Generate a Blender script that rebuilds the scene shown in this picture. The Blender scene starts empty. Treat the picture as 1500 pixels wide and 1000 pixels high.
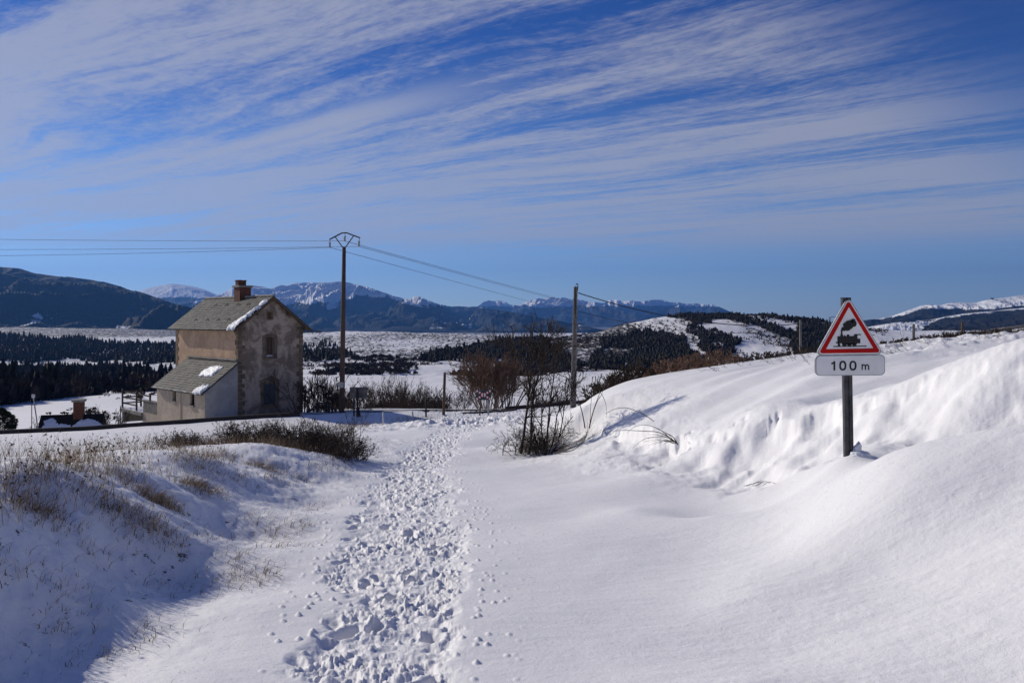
import bpy, math, random
import numpy as np
from math import radians as rad, sin, cos, tan, pi

# ------------------------------------------------------------------ camera, sky, sun, exposure
S = bpy.context.scene
COL = S.collection
EYE, F, HOR = 1.65, 1250.0, 470.0            # eye height, focal length and horizon row for a 1500 x 1000 frame
cam = bpy.data.cameras.new('camera'); camo = bpy.data.objects.new('camera', cam); COL.objects.link(camo)
camo.location = (0, 0, EYE); camo.rotation_euler = (pi / 2, 0, 0)
cam.sensor_width = 36.0; cam.lens = 30.0; cam.shift_y = -(500 - HOR) / 1500.0
cam.clip_start = 0.05; cam.clip_end = 80000
S.camera = camo

SUN_AZ, SUN_EL = -53.5, 26.0                 # bearing from +Y (negative = to the left), elevation
sdir = np.array([sin(rad(SUN_AZ)) * cos(rad(SUN_EL)), cos(rad(SUN_AZ)) * cos(rad(SUN_EL)), sin(rad(SUN_EL))])
sun = bpy.data.lights.new('sun', 'SUN'); sun.energy = 4.85; sun.angle = rad(0.5); sun.color = (1.0, 0.93, 0.805)
suno = bpy.data.objects.new('sun', sun); COL.objects.link(suno); suno.location = (-200, 200, 300)
suno.rotation_euler = (pi / 2 - rad(SUN_EL), 0, pi - rad(SUN_AZ))
S.view_settings.view_transform = 'Standard'; S.view_settings.look = 'None'
S.view_settings.exposure = -0.29; S.view_settings.gamma = 1.0
S.cycles.volume_bounces = 0; S.cycles.max_bounces = 6; S.cycles.diffuse_bounces = 3
S.cycles.glossy_bounces = 2; S.cycles.transparent_max_bounces = 8
S.cycles.use_denoising = True

W = bpy.data.worlds.new('World'); S.world = W; W.use_nodes = True


class NT:
    """small helper for node trees"""
    def __init__(s, tree):
        s.t = tree; s.n = tree.nodes; s.l = tree.links

    def new(s, typ, **kw):
        n = s.n.new(typ)
        for k, v in kw.items():
            setattr(n, k, v)
        return n

    def put(s, sock, v):
        if v is None: return
        if hasattr(v, 'is_output') or isinstance(v, bpy.types.NodeSocket): s.l.new(v, sock)
        else:
            try: sock.default_value = v
            except Exception: sock.default_value = (v[0], v[1], v[2], 1.0)

    def math(s, op, a, b=None, c=None, clamp=False):
        n = s.new('ShaderNodeMath', operation=op, use_clamp=clamp)
        s.put(n.inputs[0], a); s.put(n.inputs[1], b); s.put(n.inputs[2], c)
        return n.outputs[0]

    def vec(s, op, a, b=None):
        n = s.new('ShaderNodeVectorMath', operation=op)
        s.put(n.inputs[0], a); s.put(n.inputs[1], b)
        return n.outputs[1] if op in ('DOT_PRODUCT', 'LENGTH') else n.outputs[0]

    def noise(s, vec, scale, detail=4, rough=0.5, dist=0.0, dim='3D', out=0):
        n = s.new('ShaderNodeTexNoise', noise_dimensions=dim)
        s.put(n.inputs['Vector'], vec); n.inputs['Scale'].default_value = scale
        n.inputs['Detail'].default_value = detail; n.inputs['Roughness'].default_value = rough
        n.inputs['Distortion'].default_value = dist
        return n.outputs[out]

    def maprange(s, v, a, b, c=0.0, d=1.0, smooth=True):
        n = s.new('ShaderNodeMapRange', interpolation_type='SMOOTHSTEP' if smooth else 'LINEAR')
        s.put(n.inputs[0], v)
        for i, q in enumerate((a, b, c, d)): s.put(n.inputs[i + 1], q)
        return n.outputs[0]

    def mix(s, fac, a, b):
        n = s.new('ShaderNodeMix', data_type='RGBA')
        s.put(n.inputs[0], fac); s.put(n.inputs[6], a); s.put(n.inputs[7], b)
        return n.outputs[2]

    def scalevec(s, v, sc):
        return s.vec('MULTIPLY', v, sc)

    def comb(s, x, y, z):
        n = s.new('ShaderNodeCombineXYZ'); s.put(n.inputs[0], x); s.put(n.inputs[1], y); s.put(n.inputs[2], z)
        return n.outputs[0]

    def sep(s, v):
        n = s.new('ShaderNodeSeparateXYZ'); s.put(n.inputs[0], v); return n.outputs


def C4(c): return (c[0], c[1], c[2], 1.0)


# world: Nishita sky with a sheet of high cirrus mapped on its own altitude plane
nt = NT(W.node_tree); nt.n.clear()
sky = nt.new('ShaderNodeTexSky', sky_type='NISHITA'); sky.sun_disc = False
sky.sun_elevation = rad(SUN_EL); sky.sun_rotation = rad(SUN_AZ)
sky.altitude = 1500; sky.air_density = 1.0; sky.dust_density = 0.35; sky.ozone_density = 3.0
tc = nt.new('ShaderNodeTexCoord')
dirv = tc.outputs['Generated']
d = nt.sep(nt.vec('NORMALIZE', dirv))
dz = nt.math('MAXIMUM', d[2], 0.012)
qx = nt.math('DIVIDE', d[0], dz); qy = nt.math('DIVIDE', d[1], dz)
CB = rad(-51.0)                              # bearing of the cirrus streaks
cu = nt.math('ADD', nt.math('MULTIPLY', qx, sin(CB)), nt.math('MULTIPLY', qy, cos(CB)))
cv = nt.math('ADD', nt.math('MULTIPLY', qx, cos(CB)), nt.math('MULTIPLY', qy, -sin(CB)))
wob = nt.noise(nt.comb(nt.math('MULTIPLY', cu, 0.25), nt.math('MULTIPLY', cv, 0.5), 0), 1.0, 3, 0.5)
cv2 = nt.math('ADD', cv, nt.math('MULTIPLY', nt.math('SUBTRACT', wob, 0.5), 1.1))
P1 = nt.comb(nt.math('MULTIPLY', cu, 0.16), nt.math('MULTIPLY', cv2, 0.85), 3.1)
n1 = nt.noise(P1, 1.25, 6, 0.58)
P2 = nt.comb(nt.math('MULTIPLY', cu, 0.45), nt.math('MULTIPLY', cv2, 3.4), 7.7)
n2 = nt.noise(P2, 1.6, 6, 0.62, 0.4)
P3 = nt.comb(nt.math('MULTIPLY', cu, 2.4), nt.math('MULTIPLY', cv2, 7.0), 1.2)
n3 = nt.noise(P3, 2.2, 4, 0.65, 0.6)
P4 = nt.comb(nt.math('MULTIPLY', cu, 9.0), nt.math('MULTIPLY', cv2, 15.0), 5.2)
n4 = nt.noise(P4, 2.2, 3, 0.6, 0.3)
dens = nt.math('ADD', nt.math('MULTIPLY', n1, 0.98), nt.math('MULTIPLY', n2, 0.56))
dens = nt.math('ADD', dens, nt.math('MULTIPLY', n3, 0.26))
dens = nt.math('ADD', dens, nt.math('MULTIPLY', n4, 0.17))
lowb = nt.maprange(d[2], 0.09, 0.34, 0.17, 0.0)
dens = nt.math('ADD', dens, lowb)
cl = nt.maprange(dens, 0.87, 1.20)
# cloud field thins out towards the horizon and towards the high right
lowfade = nt.maprange(d[2], 0.062, 0.105)
side = nt.maprange(nt.math('ADD', nt.math('MULTIPLY', d[0], 1.0), nt.math('MULTIPLY', d[2], 1.25)), 0.60, 0.84, 1.0, 0.06)
cl = nt.math('MULTIPLY', nt.math('MULTIPLY', cl, nt.math('ADD', nt.math('MULTIPLY', lowfade, 0.85), 0.12)), side)
# one broad old contrail lying along the streaks
ct_v = nt.math('ADD', cv, nt.math('MULTIPLY', nt.math('SUBTRACT', n3, 0.5), 0.14))
ctr = nt.math('ABSOLUTE', nt.math('SUBTRACT', ct_v, nt.math('ADD', nt.math('MULTIPLY', cu, 0.059), 2.575)))
ctw = nt.maprange(cu, 2.0, 6.4, 0.34, 0.085, False)
cta = nt.maprange(nt.math('DIVIDE', ctr, ctw), 0.1, 1.0, 1.0, 0.0)
cta = nt.math('MULTIPLY', cta, nt.math('MULTIPLY', nt.maprange(cu, 1.8, 3.4), nt.maprange(cu, 6.8, 5.4)))
cl = nt.math('MAXIMUM', cl, cta)
deep = nt.maprange(d[2], 0.0, 0.34)
skyc = nt.vec('MULTIPLY', sky.outputs[0], nt.mix(deep, (0.88, 1.04, 1.30, 1), (0.13, 0.31, 0.72, 1)))
cloudc = nt.vec('ADD', nt.scalevec(sky.outputs[0], (0.20, 0.20, 0.18)), (4.3, 4.1, 4.5))
mixc = nt.mix(nt.math('MULTIPLY', cl, 0.84), skyc, cloudc)
bg = nt.new('ShaderNodeBackground'); nt.l.new(mixc, bg.inputs[0]); bg.inputs[1].default_value = 0.108
nt.l.new(bg.outputs[0], nt.new('ShaderNodeOutputWorld').inputs[0])

rng = np.random.default_rng(7)
random.seed(7)


# ------------------------------------------------------------------ numpy noise
def _h(ix, iy, seed):
    h = (ix.astype(np.int64) * 374761393 + iy.astype(np.int64) * 668265263 + seed * 974711) & 0xFFFFFFFF
    h = ((h ^ (h >> 13)) * 1274126177) & 0xFFFFFFFF
    h = (h ^ (h >> 16)) & 0xFFFFFFFF
    return h


def gnoise(x, y, seed=0):
    x = np.asarray(x, float); y = np.asarray(y, float)
    ix = np.floor(x); iy = np.floor(y); fx = x - ix; fy = y - iy
    u = fx * fx * fx * (fx * (fx * 6 - 15) + 10); v = fy * fy * fy * (fy * (fy * 6 - 15) + 10)
    def g(a, b, dx, dy):
        t = _h(ix + a, iy + b, seed) * (2 * pi / 4294967296.0)
        return np.cos(t) * dx + np.sin(t) * dy
    n00 = g(0, 0, fx, fy); n10 = g(1, 0, fx - 1, fy); n01 = g(0, 1, fx, fy - 1); n11 = g(1, 1, fx - 1, fy - 1)
    a = n00 + u * (n10 - n00); b = n01 + u * (n11 - n01)
    return (a + v * (b - a)) * 1.4


def fbm(x, y, seed=0, oct=4, gain=0.5, lac=2.03):
    s = 0; a = 1.0; t = 0
    for i in range(oct):
        s = s + a * gnoise(x, y, seed + i * 17); t += a; a *= gain; x = x * lac + 3.1; y = y * lac - 1.7
    return s / t


def ridged(x, y, seed=0, oct=5, gain=0.5):
    s = 0; a = 1.0; t = 0
    for i in range(oct):
        s = s + a * (1 - np.abs(gnoise(x, y, seed + i * 17)) * 2.0); t += a; a *= gain; x = x * 2.05 + 5.2; y = y * 2.05 + 1.3
    return s / t


def cells(x, y, seed=0, keep=1.0, stretch=None, foot=False):
    """distance to the nearest present, jittered cell point + that point's random number"""
    ix = np.floor(x); iy = np.floor(y)
    best = np.full(x.shape, 9.0); rnd = np.zeros(x.shape)
    for a in (-1, 0, 1):
        for b in (-1, 0, 1):
            h = _h(ix + a, iy + b, seed); h2 = _h(ix + a, iy + b, seed + 5); h3 = _h(ix + a, iy + b, seed + 9)
            px = ix + a + 0.15 + 0.7 * h / 4294967296.0; py = iy + b + 0.15 + 0.7 * h2 / 4294967296.0
            r = h3 / 4294967296.0
            dx = x - px; dy = y - py
            if stretch is not None:
                an = (r * 57.0) if not foot else (r * 57.0 % 1.0 - .5) * 1.1; ca = np.cos(an); sa = np.sin(an)
                dx, dy = dx * ca + dy * sa, (-dx * sa + dy * ca) * stretch
            dd = np.where(r < keep, np.hypot(dx, dy), 9.0)
            m = dd < best
            best = np.where(m, dd, best); rnd = np.where(m, r, rnd)
    return best, rnd


def sstep(a, b, x):
    t = np.clip((x - a) / (b - a), 0, 1); return t * t * (3 - 2 * t)


def inpoly(px, py, poly):
    c = np.zeros(np.shape(px), bool); n = len(poly)
    for i in range(n):
        x1, y1 = poly[i]; x2, y2 = poly[(i + 1) % n]
        if y1 == y2: continue
        m = ((y1 > py) != (y2 > py)) & (px < (x2 - x1) * (py - y1) / (y2 - y1) + x1)
        c ^= m
    return c


# ------------------------------------------------------------------ terrain: control points -> smooth surface in (bearing, log distance)
def P(px, py, Y):                            # a point on the ground sighted at that column and row, Y metres ahead
    return ((px - 750) / F * Y, Y, EYE - (py - HOR) / F * Y)

ctl = []
roadY = [2, 3, 4, 5, 6.5, 8.5, 11, 14, 18, 23, 29, 36, 44, 52]
def road_x(Y): return np.interp(Y, [2, 4, 6.5, 10, 20, 30, 45, 58], [-.50, -.70, -.92, -1.28, -2.24, -2.45, -2.25, -2.3])
for Y in roadY:
    zc = -0.084 * Y; xc = float(road_x(Y))
    ctl += [(xc, Y, zc), (xc - 1.2, Y, zc + .01), (xc + 1.3, Y, zc + .03)]
    if Y < 20: ctl.append((xc + 2.3, Y, zc + .08))
ctl += [P(*a) for a in [
    # near smooth drift on the right, up to its lip
    (1100, 1000, 4.5), (1300, 1000, 4.3), (1500, 1000, 4.05), (1100, 860, 6.4), (1300, 830, 6.25), (1500, 810, 5.6), (1500, 700, 6.7),
    (1300, 730, 7.1), (1150, 790, 7.8), (1000, 800, 8.6), (930, 742, 10.9), (1050, 752, 9.6), (1150, 740, 9.0), (1240, 694, 8.7),
    (1300, 667, 8.1), (1400, 645, 7.7), (1500, 629, 7.4),
    # hollow behind the lip
    (1050, 762, 10.4), (1050, 735, 11.6), (1050, 712, 12.6), (1150, 735, 9.9), (1150, 712, 11.0), (1242, 668, 9.5), (1190, 700, 10.2),
    (930, 705, 13.4), (1300, 678, 9.3), (1400, 668, 9.0), (1500, 655, 9.0),
    # foot of the scoured face
    (790, 668, 22), (850, 673, 18.5), (950, 684, 15.3), (1050, 688, 13.4), (1150, 683, 12.0), (1240, 655, 10.9), (1300, 640, 10.2), (1400, 640, 9.7),
    # its upper lip
    (842, 612, 23.2), (900, 636, 20), (960, 648, 17), (1030, 640, 15.4), (1100, 606, 14.5), (1180, 594, 13.6), (1240, 588, 12.8), (1300, 572, 11.9),
    (1400, 541, 10.9), (1500, 512, 10.3),
    (1240, 586, 14), (1300, 567, 13.2), (1400, 543, 12.4), (1500, 515, 12.0),
    # smooth bank above
    (1500, 502, 17), (1400, 516, 17), (1300, 530, 17), (1200, 550, 17), (1100, 576, 18), (1000, 596, 19), (900, 608, 22), (950, 620, 18.5), (860, 596, 25),
    # skyline of the bank
    (866, 583, 28), (900, 572, 27), (950, 560, 26), (1000, 549, 26), (1070, 537, 26), (1170, 526, 26), (1230, 515, 26), (1300, 505, 27), (1400, 494, 28), (1500, 491, 29),
    (832, 618, 26), (826, 655, 22.5), (800, 640, 28),
    # behind the bank
    (870, 592, 36), (1000, 562, 40), (1200, 524, 41), (1400, 498, 45), (1500, 491, 50), (900, 589, 66), (1000, 579, 66), (1200, 528, 66), (1400, 500, 72),
    (1500, 489, 80), (1490, 476, 100), (1440, 484, 100), (1380, 497, 105), (1300, 512, 105), (1172, 530, 95), (1000, 580, 95),
    # left bank: crest
    (-120, 715, 5.9), (0, 705, 7.3), (100, 697, 8.0), (200, 690, 10.2), (300, 672, 13.0), (400, 655, 17), (470, 666, 18.6), (520, 668, 21), (545, 652, 25),
    # field above the crest
    (-100, 690, 9), (0, 688, 10), (100, 684, 11.5), (0, 665, 16), (200, 668, 16), (330, 652, 19), (0, 648, 28), (200, 646, 28), (350, 641, 30), (480, 640, 30),
    (0, 638, 41), (200, 631, 44), (350, 622, 48), (470, 628, 46), (540, 622, 49.5), (480, 641, 37), (440, 606, 56), (520, 602, 58),
    # behind the railway
    (-100, 652, 58), (0, 650, 60), (100, 640, 62), (200, 630, 66), (300, 628, 66), (380, 622, 64), (455, 604, 66), (600, 600, 70), (720, 600, 72), (830, 597, 75),
    # valley, left
    (0, 612, 92), (100, 603, 110), (230, 576, 155), (350, 580, 150), (-80, 604, 120), (0, 592, 190), (200, 572, 230), (0, 572, 320), (200, 556, 350), (340, 552, 360),
    (0, 541, 560), (200, 539, 560), (0, 528, 800), (200, 527, 800), (0, 489, 1300), (200, 491, 1300), (0, 480, 1800), (250, 485, 1800), (0, 479, 3000), (250, 484, 3000),
    # valley, middle
    (450, 586, 110), (600, 584, 110), (750, 586, 110), (450, 554, 300), (600, 551, 330), (750, 552, 320), (850, 549, 320), (450, 529, 500), (600, 524, 500), (700, 524, 500),
    (450, 503, 800), (600, 503, 800), (700, 505, 800), (450, 488, 1000), (530, 486, 1000), (600, 488, 1000), (700, 492, 1000), (790, 497, 1000),
    (450, 506, 1500), (600, 506, 1500), (750, 508, 1500), (450, 490, 3000), (750, 492, 3000),
    # the scrub hill on the right of the valley
    (820, 496, 720), (850, 492, 700), (900, 481, 700), (950, 470, 700), (985, 463.5, 700), (1030, 463, 700), (1080, 463, 700), (1130, 465.5, 700), (1180, 470, 700), (1215, 476, 700), (1270, 492, 750),
    (870, 542, 420), (1000, 540, 430), (1150, 535, 430), (900, 520, 540), (1000, 502, 560), (1100, 500, 560), (1200, 506, 560),
    (900, 510, 1000), (1080, 508, 1000), (1200, 508, 1100), (1000, 495, 2500),
    # far right
    (1300, 530, 300), (1400, 522, 300), (1500, 515, 300), (1300, 512, 800), (1400, 505, 800), (1500, 500, 800), (1300, 493, 1600), (1400, 488, 1600), (1500, 486, 1600), (1300, 483, 3000), (1450, 480, 3000),
]]
# foot of the left bank, at road level
for px, py in [(-60, 1060), (0, 1000), (100, 928), (230, 850), (330, 782), (400, 737), (470, 707), (530, 690), (552, 672)]:
    Y = 2062.5 / (py - 575); ctl.append(P(px, py, Y))
ctl.append((-3.2, 2.6, -.2)); ctl.append((-4.8, 3.6, .25)); ctl.append((-5.4, 1.5, .35)); ctl.append((-3.3, 1.0, 0.0))
# off to the sides and behind
for th, lst in {-48: [(8, .5), (20, -.3), (45, -2.5), (100, -8), (300, -20), (1000, -30), (3000, -20)],
                -80: [(4, .9), (12, .8), (40, 0), (150, -6), (600, -15), (3000, -20)],
                -130: [(3, .9), (12, 1.2), (60, 3), (400, 10), (3000, 20)],
                180: [(3, .25), (12, 1.0), (60, 4), (400, 14), (3000, 30)],
                -180: [(3, .25), (12, 1.0), (60, 4), (400, 14), (3000, 30)],
                130: [(3, .6), (12, 2.2), (60, 5), (400, 12), (3000, 30)],
                80: [(3, .5), (6, 1.2), (14, 2.4), (60, 4), (400, 8), (3000, 0)],
                48: [(3, .12), (5, .5), (8, 1.2), (12, 2.0), (30, 1.8), (80, 1.5), (300, -8), (1000, -20), (3000, -25)]}.items():
    for R, z in lst: ctl.append((R * sin(rad(th)), R * cos(rad(th)), z))
for th in range(-180, 181, 30): ctl.append((.8 * sin(rad(th)), .8 * cos(rad(th)) + 1e-6, -.02 - .05 * cos(rad(th))))
ctl = np.array(ctl)
cth = np.arctan2(ctl[:, 0], ctl[:, 1]); csr = np.log(np.hypot(ctl[:, 0], ctl[:, 1])); czz = ctl[:, 2]
# thin-plate spline with local scaling: fit z divided by distance (what the eye sees), so far and near weigh alike
cval = (czz - EYE) / np.exp(csr)
def tk(r2): return 0.5 * r2 * np.log(r2 + 1e-12)
n_ = len(cth)
A = tk((cth[:, None] - cth) ** 2 + (csr[:, None] - csr) ** 2) + np.eye(n_) * 1e-5
Q = np.c_[np.ones(n_), cth, csr]
M = np.block([[A, Q], [Q.T, np.zeros((3, 3))]])
sol = np.linalg.solve(M, np.r_[cval, 0, 0, 0])
DT = 0.006; DS = 0.011; S0 = math.log(0.6); S1 = math.log(3600)
gt = np.arange(-math.pi - 2 * DT, math.pi + 3 * DT, DT); gs = np.arange(S0 - 2 * DS, S1 + 3 * DS, DS)
GZ = np.zeros((len(gt), len(gs)))
for i0 in range(0, len(gt), 50):
    a = gt[i0:i0 + 50, None] + 0 * gs; b = gs + 0 * gt[i0:i0 + 50, None]
    v = sol[n_] + sol[n_ + 1] * a + sol[n_ + 2] * b
    for k in range(n_): v += sol[k] * tk((a - cth[k]) ** 2 + (b - csr[k]) ** 2)
    GZ[i0:i0 + 50] = v


def base_z(X, Y):
    th = np.arctan2(X, Y); R = np.hypot(X, Y); s = np.clip(np.log(R + 1e-9), S0, S1 - DS)
    ft = (th - gt[0]) / DT; fs = (s - gs[0]) / DS
    it = np.clip(np.floor(ft).astype(int), 1, len(gt) - 3); js = np.clip(np.floor(fs).astype(int), 1, len(gs) - 3)
    a = ft - it; b = fs - js
    def w(t): return (-.5 * t + t * t - .5 * t ** 3, 1 - 2.5 * t * t + 1.5 * t ** 3, .5 * t + 2 * t * t - 1.5 * t ** 3, -.5 * t * t + .5 * t ** 3)
    wa = w(a); wb = w(b); out = 0
    for i in range(4):
        for j in range(4): out = out + wa[i] * wb[j] * GZ[it + i - 1, js + j - 1]
    z = EYE + out * np.exp(s)
    near = sstep(0.6, 1.3, R)
    return z * near + (-.06 * Y) * (1 - near)


def pxpy(X, Y, Z):
    Yc = np.maximum(Y, .1)
    return 750 + F * X / Yc, HOR - F * (Z - EYE) / Yc


# railway line: a gentle berm
RA, RB = np.array([-28.0, 46.7]), np.array([5.5, 63.0])
rdir = (RB - RA) / np.linalg.norm(RB - RA); rnor = np.array([-rdir[1], rdir[0]])
def rail_d(X, Y): return (X - RA[0]) * rnor[0] + (Y - RA[1]) * rnor[1]

FACE = np.array([P(*a) for a in [(835, 640, 24), (880, 655, 20), (950, 665, 16.5), (1030, 665, 14.5), (1100, 645, 13.4), (1180, 630, 12.6), (1240, 620, 12), (1300, 605, 11), (1400, 590, 10.4), (1500, 570, 9.8)]])
fth = np.arctan2(FACE[:, 0], FACE[:, 1]); fsr = np.log(np.hypot(FACE[:, 0], FACE[:, 1]))
def seg_d(a, b, pa, pb):
    best = np.full(a.shape, 9.0)
    for i in range(len(pa) - 1):
        dx, dy = pa[i + 1] - pa[i], pb[i + 1] - pb[i]; L = dx * dx + dy * dy
        t = np.clip(((a - pa[i]) * dx + (b - pb[i]) * dy) / L, 0, 1)
        best = np.minimum(best, np.hypot(a - pa[i] - t * dx, b - pb[i] - t * dy))
    return best


def ground_z(X, Y):
    X = np.asarray(X, float); Y = np.asarray(Y, float)
    z = base_z(X, Y); R = np.hypot(X, Y); th = np.arctan2(X, Y); s = np.log(R + 1e-9)
    nearf = 1 - sstep(60, 140, R)
    # gentle unevenness everywhere
    z = z + fbm(X * .35, Y * .35, 3, 3) * .05 * nearf * sstep(2, 8, R)
    z = z + fbm(X * 1.6 + Y * .7, Y * .8 - X * .2, 11, 3) * .006 * nearf
    # far relief
    z = z + fbm(X * .012, Y * .012, 21, 5) * 3.6 * sstep(120, 400, R) * (R < 3500)
    z = z + fbm(X * .05, Y * .05, 23, 4) * 1.1 * sstep(120, 300, R)
    # ---- trodden track
    hw = np.interp(Y, [2, 4, 7, 10, 20, 32, 44, 50, 58, 62], [.36, .44, .58, .74, .72, .75, 1.2, 3.2, 3.6, 2.0])
    off = (X - road_x(Y)) / hw
    edge = fbm(X * 1.1, Y * .8, 31, 4) * .85
    tr = (1 - sstep(.62, 1.12, np.abs(off) + edge)) * (Y > 1.2) * (1 - sstep(60, 66, Y)) * nearf
    m = tr > .001
    if m.any():
        x = X[m]; y = Y[m]; w = tr[m]
        d1, r1 = cells(x / .25, y / .30, 41, .80, 1.5)
        big = sstep(-.15, .35, fbm(x * .9, y * .7, 42, 2))
        x = x + fbm(x * 5, y * 5, 44, 2) * .06; y = y + fbm(x * 5, y * 5, 46, 2) * .06
        pit = -(1 - sstep(.10, .42, d1)) * (.012 + .06 * r1 * big)
        d2, r2 = cells(x / .17 + 5, y / .2, 43, .8, 1.3)
        pit2 = -(1 - sstep(.10, .42, d2)) * .022 * r2
        d3, r3 = cells(x / .085, y / .1, 47, .62)
        clod = (1 - sstep(.05, .40, d3)) * (.008 + .026 * r3)
        d3, r3 = cells(x / .05, y / .055, 49, .6); clod += (1 - sstep(.05, .42, d3)) * .016 * r3
        d4, r4 = cells(x / .19 + 9, y / .22, 53, .35)
        clod2 = (1 - sstep(.08, .36, d4)) * .04
        rough = .22 + .85 * sstep(-.25, .25, fbm(x * 1.3, y * .8, 115, 3))
        d7, r7 = cells(x / .36 + 3, y / .30, 117, .38, 0.42, foot=True)
        boot = -(1 - sstep(.07, .20, d7)) * (.06 + .09 * r7) + np.exp(-((d7 - .25) / .05) ** 2) * .02
        crumb = np.abs(gnoise(x * 15, y * 14, 111)) * .026 + np.abs(gnoise(x * 31, y * 28, 113)) * .018
        z[m] += w * (-.045 + boot + rough * (crumb + pit + pit2 + clod + clod2 * .7) + fbm(x * 9, y * 9, 51, 4) * .030 + fbm(x * 2.2, y * 2.2, 57, 2) * .03)
    # loose clods thrown beside the track
    sp = (1 - sstep(.9, 2.2, np.abs(off))) * (R < 40) * (Y > 1)
    m = sp > .01
    if m.any():
        x = X[m]; y = Y[m]
        d3, r3 = cells(x / .10, y / .12, 61, .26)
        z[m] += sp[m] * (1 - sstep(.04, .3, d3)) * (.012 + .08 * np.minimum(r3, .22))
        d5, r5 = cells(x / .8, y / .9, 67, .3, 1.6)
        z[m] -= sp[m] * (1 - sstep(.05, .16, d5)) * .035
    # pushed-up snow at the level crossing
    hp = np.exp(-(((X + 2.5) / 5.5) ** 2)) * np.exp(-(((Y - 46) / 5.0) ** 2))
    z = z + hp * (.34 * ridged(X * .5, Y * .5, 71, 3) + .42 * fbm(X * 1.5, Y * 1.1, 73, 5))
    # ---- left bank: lumps under grass, streaks down the slope
    lb = np.exp(-((X + 3.7 + .04 * (Y - 8)) / 1.2) ** 2) * (Y > .5) * (Y < 30)
    z = z + lb * (fbm(X * 1.1 + Y * .5, Y * .9 - X * .4, 81, 4) * .10 + fbm(X * 4.2, Y * 3.6, 83, 3) * .035)
    lf = sstep(-2.2, -4.5, X) * (1 - sstep(24, 34, R))
    z = z + lf * sstep(12, 5, R) * (fbm(X * 2.2 - Y * .6, Y * 5.5 + X * 2.0, 86, 3) * .022 + np.abs(gnoise(X * 9, Y * 9, 89)) * .008)
    z = z + lf * (fbm(X * 3.1, Y * 3.1, 87, 4) * .028 + np.abs(fbm(X * 8, Y * 7, 88, 2)) * .012)
    # ---- scoured face on the right: vertical flutes and broken crust
    fd = seg_d(th, s, fth, fsr)
    fm = np.exp(-(fd / .085) ** 2)
    m = fm > .01
    if m.any():
        x = X[m]; y = Y[m]
        brk = sstep(.05, .5, fbm(x * .9, y * .9, 90, 2) + .25)
        z[m] += fm[m] * (fbm(x * 2.2, y * 1.6, 91, 4) * .045 + brk * ridged(x * 2.1, y * 2.1, 93, 3) * .035 + fbm(x * 9, y * 9, 95, 3) * .012 * (.3 + brk))
        d6, r6 = cells(x / .35, y / .35, 97, .45)
        z[m] += fm[m] * brk * (1 - sstep(.08, .4, d6)) * .03
    # broken, undercut upper edge of that face
    lth = np.array([math.atan((p - 750) / F) for p in (840, 880, 930, 980, 1030, 1100, 1180, 1240, 1300, 1400, 1500)])
    lY = np.array([23.6, 21.5, 18.6, 16.6, 15.2, 14.0, 13.2, 12.5, 11.7, 10.8, 10.2]); lsl = np.log(lY / np.cos(lth))
    m = (th > lth[0] - .01) & (th < lth[-1] + .25) & (np.abs(s - np.interp(th, lth, lsl)) < .35)
    if m.any():
        x = X[m]; y = Y[m]; t_ = th[m]
        ds = s[m] - np.interp(t_, lth, lsl) + fbm(x * 1.3, y * 1.3, 121, 4) * .065 + .004 * gnoise(x * 6, y * 6, 123)
        Hh = .25 * sstep(lth[0], lth[2], t_) * (1 - .75 * sstep(lth[8], lth[10], t_)) * (.25 + .9 * sstep(-.35, .3, fbm(x * .8 + 4, y * .8, 125, 3)))
        z[m] -= Hh * sstep(.010, -.010, ds) * sstep(-.22, -.03, ds)
        z[m] += .04 * Hh / .3 * np.exp(-((ds - .03) / .03) ** 2)
    # long low wind ribs on the smooth bank above
    rb = sstep(0.12, .3, th) * sstep(math.log(12.5), math.log(16), s) * (1 - sstep(math.log(27), math.log(34), s))
    z = z + rb * (gnoise(X * .12 + Y * .10 + 3, Y * .85 - X * .45, 101) * .11 + fbm(X * .8, Y * 1.2, 103, 3) * .025)
    m = (rb > .01)
    # little broken crust on the crown of the bank, right
    cr = rb * sstep(.28, .4, th) * sstep(math.log(18), math.log(22), s)
    z = z + cr * np.clip(fbm(X * 1.3, Y * 1.3, 105, 4), 0, 1) * .22
    # small wind ripples on the near drift
    nd = sstep(.05, .3, th) * (1 - sstep(9, 11, R))
    z = z + nd * (fbm(X * 2.6 + Y * .8, Y * 6.5, 107, 4) * .009 + fbm(X * 11 + Y * 4, Y * 16, 108, 2) * .0025 + fbm(X * .7, Y * .9, 109, 2) * .02)
    # ---- railway berm
    rd = rail_d(X, Y)
    bm = (1 - sstep(1.6, 3.2, np.abs(rd))) * (R < 200)
    z = z + bm * ((-.0 - .0) + .12)
    return z


def gz(x, y): return float(ground_z(np.array([float(x)]), np.array([float(y)]))[0])


# ------------------------------------------------------------------ mesh and object helpers
def mesh_np(name, V, Fq, attrs=None, smooth=False):
    me = bpy.data.meshes.new(name)
    V = np.ascontiguousarray(V, np.float32); Fq = np.ascontiguousarray(Fq, np.int32)
    k = Fq.shape[1]; nf = len(Fq)
    me.vertices.add(len(V)); me.vertices.foreach_set('co', V.ravel())
    me.loops.add(nf * k); me.loops.foreach_set('vertex_index', Fq.ravel())
    me.polygons.add(nf); me.polygons.foreach_set('loop_start', np.arange(0, nf * k, k, dtype=np.int32))
    me.polygons.foreach_set('loop_total', np.full(nf, k, np.int32))
    if smooth: me.polygons.foreach_set('use_smooth', np.ones(nf, bool))
    me.update(calc_edges=True)
    for an, av in (attrs or {}).items():
        a = me.attributes.new(an, 'FLOAT', 'POINT'); a.data.foreach_set('value', np.ascontiguousarray(av, np.float32))
    return me


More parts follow.
